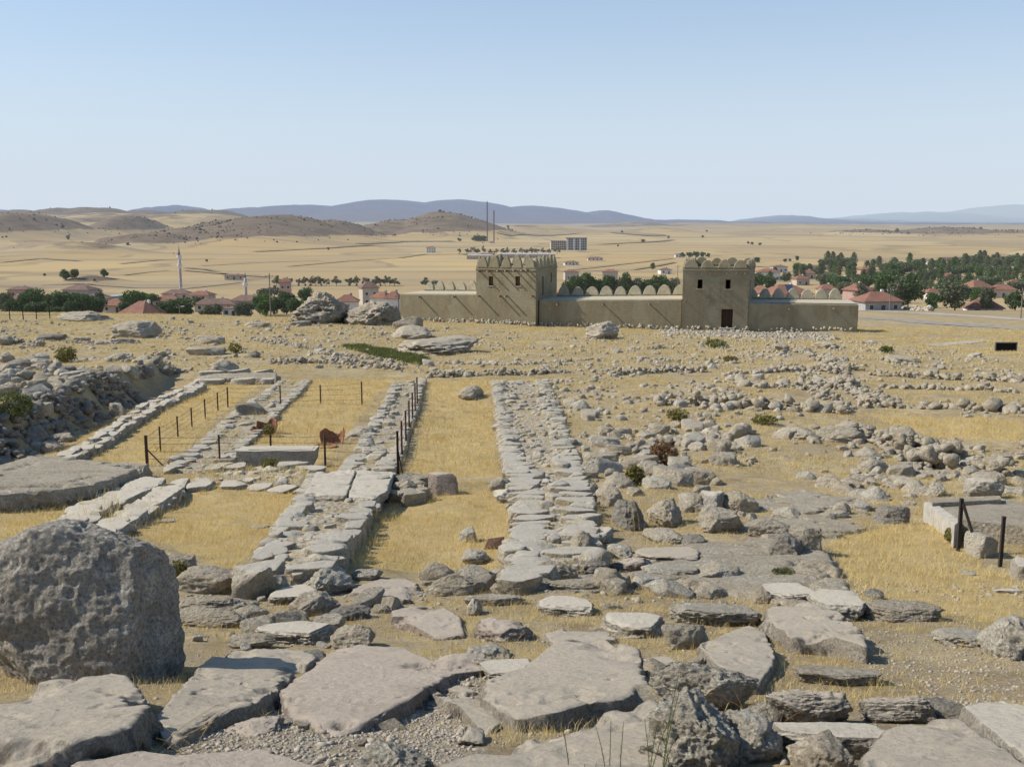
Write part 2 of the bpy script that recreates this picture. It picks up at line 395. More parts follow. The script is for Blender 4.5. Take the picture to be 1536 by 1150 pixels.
def grassm():
    m, nt = newmat('dry straw grass'); q = N(nt); p = q.pos()
    a = q.n('ShaderNodeAttribute', attribute_name='tint'); n = q.noise(p, .7, 4, .6)
    c = q.mix(a.outputs['Fac'], (.60, .45, .175), (.88, .72, .38))
    c = q.mix(q.ramp(n, [(.35, (0, 0, 0)), (.65, (.7, .7, .7))]), c, (.64, .455, .15))
    q.out(c, .8, None, False, .35, .15); return m
M['straw'] = grassm()

# ground: colour attribute  R gravel  G scrub  B trampled/earth
def groundm():
    m, nt = newmat('dry hillside and fields'); q = N(nt); p = q.pos()
    at_ = q.n('ShaderNodeAttribute', attribute_name='mask'); sc = q.n('ShaderNodeSeparateColor'); q.l(at_.outputs['Color'], sc.inputs[0])
    sx = q.n('ShaderNodeSeparateXYZ'); q.l(p, sx.inputs[0])
    # near: straw, earth, gravel
    n1 = q.noise(p, .45, 5, .65); n2 = q.noise(p, 3.5, 6, .7); n3 = q.noise(p, 28, 6, .8)
    near = q.mix(q.ramp(n1, [(.38, (0, 0, 0)), (.60, (1, 1, 1))]), (.41, .30, .135), (.58, .455, .235))
    near = q.mix(q.ramp(n2, [(.42, (.85, .85, .85)), (.6, (0, 0, 0))]), near, (.38, .31, .22))
    near = q.mix(q.ramp(n3, [(.3, (.9, .9, .9)), (.55, (0, 0, 0))]), near, (.20, .145, .07))
    wd = q.noise(p, .11, 5, .7)
    near = q.mix(q.ramp(wd, [(.56, (0, 0, 0)), (.70, (.5, .5, .5))]), near, (.26, .235, .11))
    mo = q.noise(p, 1.3, 7, .78, .3); near = q.mix(q.ramp(mo, [(.36, (.75, .75, .75)), (.50, (0, 0, 0))]), near, (.215, .16, .085))
    vg = q.voro(p, 34); gc = q.ramp(vg.outputs['Color'], [(.1, (.27, .23, .175)), (.5, (.36, .31, .24)), (.9, (.48, .43, .35))])
    grav = q.mix(q.ramp(vg.outputs['Distance'], [(.3, (0, 0, 0)), (.75, (1, 1, 1))]), gc, (.34, .275, .19))
    gn = q.math('ADD', q.math('MULTIPLY', q.math('SUBTRACT', n2, .5), .9), sc.outputs[0])
    gf = q.ramp(gn, [(.42, (0, 0, 0)), (.6, (1, 1, 1))])
    near = q.mix(gf, near, grav)
    # stony speckle of the middle ground
    vs = q.voro(p, 3.2); sp = q.ramp(vs.outputs['Distance'], [(.13, (1, 1, 1)), (.24, (0, 0, 0))]); spn = q.ramp(q.noise(p, .25, 4, .7), [(.48, (0, 0, 0)), (.58, (1, 1, 1))])
    near = q.mix(q.math('MULTIPLY', q.math('MULTIPLY', sp, spn), q.math('MULTIPLY', sc.outputs[2], .8)), near, (.42, .39, .34))
    near = q.mix(q.math('MULTIPLY', q.math('SUBTRACT', 1.0, sc.outputs[2]), .6), near, q.mix(n2, (.40, .275, .105), (.66, .49, .215)))
    # far: fields
    pw = q.n('ShaderNodeVectorMath', operation='ADD'); nz = q.n('ShaderNodeTexNoise'); nz.inputs['Scale'].default_value = .0035; nz.inputs['Detail'].default_value = 3; q.l(p, nz.inputs['Vector'])
    scl = q.n('ShaderNodeVectorMath', operation='SCALE'); scl.inputs['Scale'].default_value = 260; q.l(nz.outputs['Color'], scl.inputs[0]); q.l(p, pw.inputs[0]); q.l(scl.outputs[0], pw.inputs[1])
    fm = q.mapv(pw.outputs[0], (.0042, .0019, .001))
    fv = q.voro(fm, 1.0, 'F1', .9); fe = q.voro(fm, 1.0, 'DISTANCE_TO_EDGE', .9)
    fc = q.ramp(fv.outputs['Color'], [(0, (.44, .295, .125)), (.3, (.52, .37, .165)), (.5, (.37, .26, .13)), (.7, (.57, .425, .21)), (.85, (.34, .25, .14)), (1, (.50, .345, .15))])
    fn = q.noise(q.mapv(p, (.01, .006, .01)), 1.0, 7, .7)
    fc = q.mix(q.ramp(fn, [(.3, (0, 0, 0)), (.7, (1, 1, 1))]), fc, q.mix(.5, fc, (.36, .29, .19)))
    stq = q.noise(q.mapv(p, (.0016, .012, .01)), 1.0, 4, .7)
    fc = q.mix(q.ramp(stq, [(.50, (0, 0, 0)), (.62, (.7, .7, .7))]), fc, (.27, .21, .14))
    el = q.ramp(fe.outputs['Distance'], [(.0, (1, 1, 1)), (.016, (.85, .85, .85)), (.03, (0, 0, 0))])
    eb = q.ramp(q.noise(p, .004, 3, .6), [(.42, (0, 0, 0)), (.55, (1, 1, 1))])
    fc = q.mix(q.math('MULTIPLY', q.math('MULTIPLY', el, eb), .5), fc, (.16, .125, .085))
    fc2 = q.mix(q.ramp(q.noise(p, .03, 4, .8), [(.5, (0, 0, 0)), (.75, (.45, .45, .45))]), fc, (.36, .30, .18))
    ff = q.ramp(q.math('MULTIPLY', sx.outputs['Y'], 1/1000.0), [(.17, (0, 0, 0)), (.30, (1, 1, 1))])
    col = q.mix(ff, near, fc2)
    # scrub hills
    sn = q.noise(p, .018, 6, .75); shc = q.mix(q.ramp(sn, [(.35, (0, 0, 0)), (.65, (1, 1, 1))]), (.125, .094, .066), (.235, .175, .12))
    sf = q.math('ADD', sc.outputs[1], q.math('MULTIPLY', q.math('SUBTRACT', q.noise(p, .006, 5, .7), .5), .9))
    col = q.mix(q.ramp(sf, [(.34, (0, 0, 0)), (.46, (1, 1, 1))]), col, shc)
    h = q.math('ADD', q.math('MULTIPLY', n2, .5), n3)
    h = q.math('SUBTRACT', h, q.math('MULTIPLY', q.math('MULTIPLY', vg.outputs['Distance'], gf), .8))
    nb = q.bump(h, .8, .04)
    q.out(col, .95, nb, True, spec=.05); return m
M['ground'] = groundm()

# ------------------------------------------------------------------ world, sun, camera
w = bpy.data.worlds.new('World'); S.world = w; w.use_nodes = True; nt = w.node_tree; nt.nodes.clear()
sky = nt.nodes.new('ShaderNodeTexSky'); sky.sky_type = 'NISHITA'; sky.sun_disc = False
el = math.asin(SUN.z); az = math.atan2(SUN.x, SUN.y)
sky.sun_elevation = el; sky.sun_rotation = az; sky.altitude = 0; sky.air_density = 1.0; sky.dust_density = .3; sky.ozone_density = 1.6
bg = nt.nodes.new('ShaderNodeBackground'); bg.inputs[1].default_value = .142
wo = nt.nodes.new('ShaderNodeOutputWorld'); tc = nt.nodes.new('ShaderNodeTexCoord'); sx = nt.nodes.new('ShaderNodeSeparateXYZ'); nt.links.new(tc.outputs['Generated'], sx.inputs[0])
cr = nt.nodes.new('ShaderNodeValToRGB'); e = cr.color_ramp.elements; e[0].position = 0; e[0].color = (.97, .97, .97, 1); e[1].position = .5; e[1].color = (.04, .04, .04, 1)
for p_, v_ in ((.06, .90), (.16, .58), (.30, .26)): q_ = e.new(p_); q_.color = (v_, v_, v_, 1)
nt.links.new(sx.outputs['Z'], cr.inputs[0]); mx = nt.nodes.new('ShaderNodeMix'); mx.data_type = 'RGBA'; nt.links.new(cr.outputs[0], mx.inputs[0]); hs = nt.nodes.new('ShaderNodeHueSaturation'); hs.inputs['Saturation'].default_value = 1.22; hs.inputs['Value'].default_value = 1.0; nt.links.new(sky.outputs[0], hs.inputs['Color']); nt.links.new(hs.outputs[0], mx.inputs[6]); mx.inputs[7].default_value = (4.45, 5.05, 5.9, 1)
nt.links.new(mx.outputs[2], bg.inputs[0]); nt.links.new(bg.outputs[0], wo.inputs[0])
sl = bpy.data.lights.new('sun', 'SUN'); sl.energy = 5.0; sl.angle = math.radians(.55); sl.color = (1.0, .95, .86)
so = bpy.data.objects.new('sun', sl); COL.objects.link(so); so.rotation_euler = SUN.to_track_quat('Z', 'Y').to_euler()
cam = bpy.data.cameras.new('camera'); co = bpy.data.objects.new('camera', cam); COL.objects.link(co); S.camera = co
co.location = (0, 0, CZ); co.rotation_euler = (math.pi/2-PITCH, 0, 0)
cam.sensor_width = 36; cam.lens = 36*F/1536; cam.clip_start = .1; cam.clip_end = 100000
S.view_settings.view_transform = 'Standard'; S.view_settings.look = 'None'; S.view_settings.exposure = 0
S.render.engine = 'CYCLES'

# ------------------------------------------------------------------ polygons used as masks (photo rows turned into ground positions)
def wpoly(pts, lift=0): return [tuple(at(a, b, lift)[:2]) for a, b in pts]
def inpoly(X, Y, P):
    r = np.zeros(np.shape(X), bool); n = len(P)
    for i in range(n):
        (x0, y0), (x1, y1) = P[i], P[(i+1) % n]
        c = ((y0 > Y) != (y1 > Y)) & (X < (x1-x0)*(Y-y0)/((y1-y0) if y1 != y0 else 1e-9)+x0)
        r ^= c
    return r
GRAVEL = [wpoly([(240, 1060), (420, 1040), (560, 1080), (650, 1010), (730, 1010), (760, 1080), (700, 1150), (240, 1160)]),
          wpoly([(1290, 940), (1420, 960), (1600, 960), (1600, 1060), (1420, 1060), (1290, 1000)]),
          wpoly([(470, 720), (560, 720), (470, 850), (400, 860)]), wpoly([(780, 700), (850, 700), (900, 850), (790, 860)]),
          wpoly([(990, 486), (1250, 500), (1250, 512), (990, 500)])]
ROOMS = [wpoly(p) for p in [
  [(110, 688), (300, 576), (400, 570), (235, 700)], [(300, 725), (465, 720), (345, 862), (190, 790)], [(0, 748), (150, 750), (0, 820)],
  [(470, 572), (590, 570), (480, 698), (340, 690)], [(650, 572), (732, 572), (748, 715), (610, 712)], [(600, 735), (760, 735), (765, 780), (745, 858), (530, 850), (510, 835)],
  [(1240, 800), (1400, 790), (1536, 880), (1536, 930), (1300, 900)], [(1290, 620), (1536, 630), (1536, 660), (1400, 655)]]]

# ------------------------------------------------------------------ ground sheet
def build_ground():
    ts = np.concatenate([np.linspace(-8, 3, 20)[:-1], np.exp(np.linspace(math.log(3), math.log(42000), 900))])
    us = np.linspace(-1.05, 1.05, 620)
    T, U = np.meshgrid(ts, us, indexing='ij'); X = U*(np.maximum(T, 0)+9); Y = T
    Z = CZ-H(X, Y)
    nr, nc = X.shape
    V = np.stack([X, Y, Z], -1).reshape(-1, 3)
    i = np.arange(nr-1)[:, None]*nc+np.arange(nc-1)[None, :]
    Fc = np.stack([i, i+1, i+nc+1, i+nc], -1).reshape(-1, 4)
    me = np_mesh('ground', V, Fc)
    x, y = V[:, 0], V[:, 1]
    g = np.zeros(len(V)); s = np.zeros(len(V)); b = np.zeros(len(V))
    for P, gv in zip(GRAVEL, (.55, .42, .45, .5, .6)): g[inpoly(x, y, P)] = gv
    for P in ROOMS: b[inpoly(x, y, P)] = -1
    b = np.where(b < 0, 0, 1)
    for (px, row, D, hw, sy, scr, wob) in HILLS:
        cx = (px-PX)/F*D; sx = hw/F*D
        gg = np.exp(-.5*(((x-cx)/sx)**2+((y-D)/sy)**2)); s = np.maximum(s, scr*sstep(gg, .12, .55))
    s = np.maximum(s, sstep(y, 11000, 13000))
    c = me.color_attributes.new('mask', 'FLOAT_COLOR', 'POINT')
    a = np.stack([g, s, b, np.ones(len(V))], -1).astype(np.float32); c.data.foreach_set('color', a.ravel())
    o = link('ground', me, M['ground']); tag(o, kind='structure')
build_ground()

# ------------------------------------------------------------------ rocks
ICO = {}
def ico(n):
    if n not in ICO:
        bm = bmesh.new(); bmesh.ops.create_icosphere(bm, subdivisions=n, radius=1); bm.verts.ensure_lookup_table()
        V = np.array([v.co[:] for v in bm.verts]); Fc = np.array([[v.index for v in f.verts] for f in bm.faces]); bm.free(); ICO[n] = (V, Fc)
    return ICO[n]
def rock_unit(seed, n=4, kind='boulder', rough=1.0, cuts=()):
    """vertices of a rock of unit footprint: x,y in +-.5, z from -.3 to 1"""
    r = random.Random(seed); D, Fc = ico(n); D = D.copy()
    p = {'boulder': 3.0, 'block': 6, 'slab': 5, 'pointy': 2.4, 'round': 2.35, 'shard': 4}[kind]
    rad = 1/(np.abs(D[:, 0])**p+np.abs(D[:, 1])**p+np.abs(D[:, 2])**p)**(1/p)
    V = D*rad[:, None]
    warp = np.stack([fbm3(V, .8, 2, seed+5), fbm3(V, .8, 2, seed+6), fbm3(V, .8, 2, seed+7)], -1)
    V = V + warp*(.35 if kind == 'boulder' else .22)
    ncut = {'boulder': 11, 'block': 6, 'slab': 7, 'pointy': 10, 'round': 3, 'shard': 15}[kind]
    for k in range(ncut):
        a = r.uniform(0, 2*math.pi); z = r.uniform(-.4, .9) if kind != 'slab' else r.uniform(-.25, .25)
        q = math.sqrt(max(0, 1-z*z)); nn = np.array([q*math.cos(a), q*math.sin(a), z]); c = r.uniform(.62, .88) if kind != 'slab' else r.uniform(.72, .98)
        if kind == 'shard': c = r.uniform(.48, .80)
        ex = np.maximum(0, V@nn-c); V = V-ex[:, None]*nn*.93
    for (a_, b_, c_, d_) in cuts:
        nn = np.array([a_, b_, c_]); nn = nn/np.linalg.norm(nn); V = V-np.maximum(0, V@nn-d_)[:, None]*nn*.95
    if kind == 'slab' or kind == 'block':
        c = .72; ex = np.maximum(0, V[:, 2]+V[:, 0]*r.uniform(-.08, .08)-c); V[:, 2] -= ex*.93
    if kind == 'pointy':
        f = 1-.5*sstep(V[:, 2], -.6, 1.0); V[:, 0] *= f; V[:, 1] *= f
    top = sstep(V[:, 2], .3, .7) if kind in ('slab',) else 0
    am = rough*(1-.75*top)
    d = fbm3(V, 1.6, 2, seed+11)*.16 + fbm3(V, 3.0, 4, seed+20, True, .62)*.10*rough
    if n >= 4: d = d + fbm3(V, 8, 3, seed+31, True, .65)*.045*rough - .10*rough*np.maximum(0, fbm3(V, 5, 3, seed+41)-.18)
    nrm = V/np.linalg.norm(V, axis=1)[:, None]
    if kind == 'shard': d = d*.38
    V = V+nrm*(d*am)[:, None]
    lo, hi = V.min(0), V.max(0)
    V = (V-lo)/(hi-lo); V[:, 0] -= .5; V[:, 1] -= .5; V[:, 2] = V[:, 2]*1.3-.3
    return V, Fc
def rock_px(name, x0, y0, x1, y1, k, kind, mat, label, cat='rock', group=None, n=None, seed=None, rough=1.0, tilt=0, rz=None, cuts=(), dmin=.55):
    base = at((x0+x1)/2, y1); d = base.y*cp + (CZ-base.z)*sp_
    W = (x1-x0)*d/F; th = math.atan2(CZ-base.z, base.y)
    k = k*(.58 if kind == 'slab' else .9)
    Ht = k*W; vis = (y1-y0)*d/F
    gf = .92 if kind in ('slab', 'block') else .5
    Dp = (vis-Ht*math.cos(th))/max(math.sin(th)*gf, .05)
    if Dp < dmin*W: Dp = dmin*W; Ht = max(.12*W, (vis-gf*Dp*math.sin(th))/math.cos(th))
    if Dp > 1.5*W: Dp = 1.5*W; Ht = max(.1*W, (vis-gf*Dp*math.sin(th))/math.cos(th))
    cy = base.y+Dp*.5; cx = (((x0+x1)/2)-PX)/F*(cy*cp+(CZ-base.z)*sp_)
    seed = seed if seed is not None else int(x0*13+y0*7)
    if n is None: n = 6 if (x1-x0) > 120 and y1 > 850 else (5 if (x1-x0) > 50 else 4)
    V, Fc = rock_unit(seed, n, kind, rough, cuts)
    V = V*np.array([W, Dp, Ht])
    if rz: 
        V[:, :2] = V[:, :2]@np.array([[math.cos(rz), math.sin(rz)], [-math.sin(rz), math.cos(rz)]])
    sl = (gz(cx, cy+.4)-gz(cx, cy-.4))/.8; slx = (gz(cx+.4, cy)-gz(cx-.4, cy))/.8
    kk = .8 if kind == 'slab' else .3
    V[:, 2] += (V[:, 1]*sl+V[:, 0]*slx)*kk + V[:, 0]*tilt
    z = gz(cx, cy) if kk > .5 else min(gz(cx, cy), base.z+.15*Ht)
    o = link(name, np_mesh(name, V, Fc), M[mat], None, (cx, cy, z))
    return tag(o, label, cat, group)
TOPS = []
def slab_px(poly, lift, thick, mat, label, seed=1, rough=1.15, name='stone_slab', cat='stone slab', NA=340, group=None, flat=1.0):
    lift = lift*.72 if lift < .40 else lift
    P = np.array([at(a, b, lift)[:] for a, b in poly])
    c = P.mean(0); A = np.c_[P[:, :2]-c[:2], np.ones(len(P))]; co_, *_ = np.linalg.lstsq(A, P[:, 2], rcond=None)
    Q = P[:, :2]-c[:2]
    th = np.linspace(0, 2*math.pi, NA, endpoint=False); R = np.zeros(NA)
    for i in range(len(Q)):
        p0, p1 = Q[i], Q[(i+1) % len(Q)]; e = p1-p0
        dx, dy = np.cos(th), np.sin(th); det = dx*(-e[1])+dy*e[0]
        det = np.where(abs(det) < 1e-9, 1e-9, det)
        t = (p0[0]*(-e[1])+p0[1]*e[0])/det; s = (dx*p0[1]-dy*p0[0])/det
        ok = (s >= -.0001) & (s <= 1.0001) & (t > 0); R = np.where(ok, np.maximum(R, t), R)
    R = np.where(R == 0, np.roll(R, 1), R)
    R = (R+.5*np.roll(R, 1)+.5*np.roll(R, -1))/2
    size = float(R.mean())
    ex, ey = np.cos(th), np.sin(th)
    R = R*(1+.05*fbm2(ex*3+seed, ey*3, 3, seed)+.04*fbm2(ex*12, ey*12+seed, 4, seed+4))
    rt = np.concatenate([np.linspace(.02, .9, 34), 1-.1*(1-np.linspace(0, 1, 9))**1.0]); rt = np.unique(rt)
    rows = []
    for t in rt:
        x, y = R*t*ex, R*t*ey
        edge = np.clip((t-.9)/.1, 0, 1)
        z = co_[0]*x+co_[1]*y+co_[2]
        n = .03*fbm2(x*1.1+seed, y*1.1, 3, seed+8)+.005*fbm2(x*6, y*6+seed, 4, seed+9)*flat
        chip = np.maximum(0, fbm2(x*2.3+9*seed, y*2.3, 4, seed+12)-.16)*.30*rough*sstep(t, .3, .95)+np.maximum(0, fbm2(x*6+seed, y*6, 3, seed+19)-.30)*.06
        rows.append(np.stack([x, y, z+n-chip-edge**3*.02*(1+.9*noise2(ex*9, ey*9, seed))], -1))
    last = rows[-1]
    for k in range(1, 12):
        f = k/11.0
        x, y = last[:, 0], last[:, 1]
        pts = np.stack([x*4, y*4, np.full(NA, f*thick*5)], -1)
        bul = .11*fbm3(pts*1.6, 1.0, 5, seed+14, True, .65)*rough*min(1, f*3) + .015*math.sin(f*3.0) - .05*f
        rows.append(np.stack([x*(1+(bul)/np.maximum(R, .2)), y*(1+bul/np.maximum(R, .2)), last[:, 2]-.02-thick*f-.03*noise2(ex*5, ey*5+f*4, seed+3)], -1))
    V = np.concatenate(rows); nr = len(rows)
    i = np.arange(nr-1)[:, None]*NA; j = np.arange(NA)[None, :]; j2 = (j+1) % NA
    Fc = np.stack([i+j, i+NA+j, i+NA+j2, i+j2], -1).reshape(-1, 4)
    # centre fan as quads collapsed on the first ring
    cidx = len(V); V = np.r_[V, [[0, 0, co_[2]]]]
    me_f = [tuple(f) for f in Fc]+[(cidx, k, (k+1) % NA) for k in range(NA)]
    me = bpy.data.meshes.new(name); me.from_pydata([tuple(v) for v in V], [], me_f); me.update(); me.polygons.foreach_set('use_smooth', [True]*len(me.polygons))
    o = link(name, me, M[mat], None, (c[0], c[1], 0)); TOPS.append([tuple(q+c[:2]) for q in Q])
    return tag(o, label, cat, group)

slab_px([(-140, 1085), (-60, 1050), (0, 1040), (60, 1021), (130, 1013), (172, 1010), (205, 1028), (222, 1050), (214, 1073), (180, 1093), (120, 1108), (60, 1118), (0, 1128), (-100, 1150)], .28, .5, 'slab', 'large flat grey slab in the bottom left corner in front of the giant boulder', 3)
slab_px([(345, 966), (400, 963), (465, 970), (480, 985), (440, 1010), (420, 1035), (395, 1055), (350, 1068), (300, 1085), (255, 1108), (228, 1090), (232, 1070), (265, 1040), (300, 1005)], .12, .3, 'slab', 'flat smooth slab crossed by the shadow of the giant boulder', 5)
slab_px([(545, 962), (600, 965), (650, 985), (700, 985), (735, 1000), (680, 1010), (640, 1040), (600, 1065), (540, 1085), (490, 1092), (430, 1070), (422, 1040), (450, 1005), (500, 975)], .09, .3, 'slab_pink', 'large pinkish flat slab at the bottom centre beside the gravel', 7, 1.3)
slab_px([(840, 958), (900, 955), (960, 970), (970, 1030), (940, 1050), (880, 1056), (830, 1065), (770, 1068), (722, 1048), (730, 1025), (770, 1003), (800, 985)], .18, .3, 'slab', 'large smooth grey slab at the bottom centre above the lowest slab', 9, .8)
slab_px([(988, 1048), (900, 1070), (820, 1095), (740, 1118), (670, 1145), (620, 1175), (800, 1215), (1000, 1200), (1010, 1100)], .14, .32, 'slab', 'broad sloping slab at the bottom edge behind the green stalks', 11, .8)
slab_px([(1385, 1077), (1440, 1075), (1490, 1108), (1560, 1165), (1420, 1200), (1285, 1185), (1290, 1140), (1325, 1100)], .2, .4, 'slab', 'big smooth slab in the bottom right corner, the nearest one', 13, .6)
slab_px([(1440, 1058), (1500, 1050), (1580, 1062), (1640, 1150), (1565, 1150), (1495, 1100)], .2, .3, 'slab_pale', 'pale slab at the right edge behind the big corner slab', 15, .7)
slab_px([(1046, 968), (1090, 945), (1122, 933), (1150, 950), (1165, 985), (1143, 1024), (1105, 1020), (1070, 992)], .14, .35, 'slab', 'tilted diamond shaped slab right of the dark pitted boulder', 17, .8)
slab_px([(1147, 912), (1168, 900), (1215, 898), (1255, 915), (1290, 945), (1303, 968), (1240, 955), (1185, 950), (1155, 935)], .25, .45, 'slab', 'thick slab with a crack along its top and a dark undercut side', 19, 1.2)
slab_px([(585, 912), (610, 903), (660, 905), (690, 925), (697, 948), (650, 952), (620, 940), (590, 932)], .09, .2, 'slab_pink', 'small rounded pinkish slab in the grass above the big pink slab', 21)
slab_px([(528, 880), (570, 868), (610, 868), (652, 885), (640, 897), (600, 900), (545, 897), (525, 892)], .08, .2, 'slab_pink', 'flat pinkish slab below the front end of the grassy trench', 23)
slab_px([(815, 950), (850, 938), (905, 938), (925, 958), (880, 968), (830, 966)], .06, .15, 'slab', 'flat grey slab half sunk in grass behind the large smooth slab', 25)
slab_px([(455, 742), (475, 705), (534, 704), (520, 742)], .42, .15, 'slab_pale', 'left one of two big squared slabs laid across the paved wall', 27, .5)
slab_px([(522, 742), (537, 704), (590, 706), (582, 735), (560, 748)], .42, .15, 'slab_pale', 'right one of two big squared slabs laid across the paved wall', 29, .5)
slab_px([(113, 1128), (190, 1122), (260, 1130), (400, 1125), (480, 1150), (420, 1185), (200, 1195), (110, 1165)], .12, .25, 'slab_pink', 'low front slab at the bottom edge left of the white pitted stone', 31)
slab_px([(-20, 1132), (60, 1122), (115, 1135), (90, 1165), (-30, 1175)], .14, .25, 'slab', 'small slab under the large slab at the bottom left corner', 33)
slab_px([(0, 695), (60, 682), (150, 690), (222, 694), (170, 718), (90, 735), (-20, 742), (-60, 720)], .42, .6, 'rock', 'long grey bedrock ledge at the left edge below the kerb wall', 35, 1.6, 'rock_ledge', 'rock ledge')
slab_px([(-30, 738), (70, 735), (170, 722), (160, 742), (90, 752), (-30, 756)], .12, .3, 'slab', 'flat grey shelf at the foot of the bedrock ledge', 37, .8, 'rock_ledge', 'rock ledge')
slab_px([(172, 745), (190, 722), (218, 712), (250, 716), (240, 728), (205, 742), (180, 752)], .30, .3, 'slab_pale', 'pale squared slab at the upper end of the left kerb, behind the giant boulder', 39, .5)
slab_px([(222, 752), (262, 718), (286, 714), (276, 730), (245, 752), (225, 760)], .30, .3, 'slab_pale', 'narrow pale slab beside the ledge corner with a shadowed side', 41, .5)
slab_px([(925, 858), (960, 830), (1040, 808), (1150, 800), (1240, 830), (1290, 905), (1200, 905), (1120, 890), (1040, 882)], .07, .25, 'rock', 'broad worn bedrock platform under the stones in the middle right', 51, 1.8, 'rock_ledge', 'rock ledge')
slab_px([(755, 866), (800, 845), (900, 850), (925, 872), (880, 890), (800, 888)], .06, .2, 'rock', 'low bedrock sheet at the front end of the long wide wall', 53, 1.6, 'rock_ledge', 'rock ledge')
slab_px([(1100, 790), (1150, 772), (1230, 772), (1300, 790), (1250, 802), (1150, 802)], .10, .2, 'rock', 'worn bedrock sheet behind the upright grey block', 55, 1.8, 'rock_ledge', 'rock ledge')
slab_px([(640, 1040), (690, 1020), (735, 1045), (770, 1075), (730, 1098), (690, 1070)], .04, .15, 'slab', 'low broken slab at the edge of the gravel left of the large smooth slab', 57, 1.8)
slab_px([(1120, 745), (1200, 735), (1290, 745), (1310, 758), (1210, 768), (1130, 762)], .10, .2, 'rock', 'long flat outcrop left of the isolated dark block', 59, 1.8, 'rock_ledge', 'rock ledge')
# giant boulder
rock_px('boulder', -30, 748, 268, 1026, 1.10, 'round', 'boulder', 'giant dark rounded boulder at the left edge of the photo', 'boulder', n=7, seed=921, rough=.75, dmin=.7, cuts=((.06, -1, -.05, .90),))

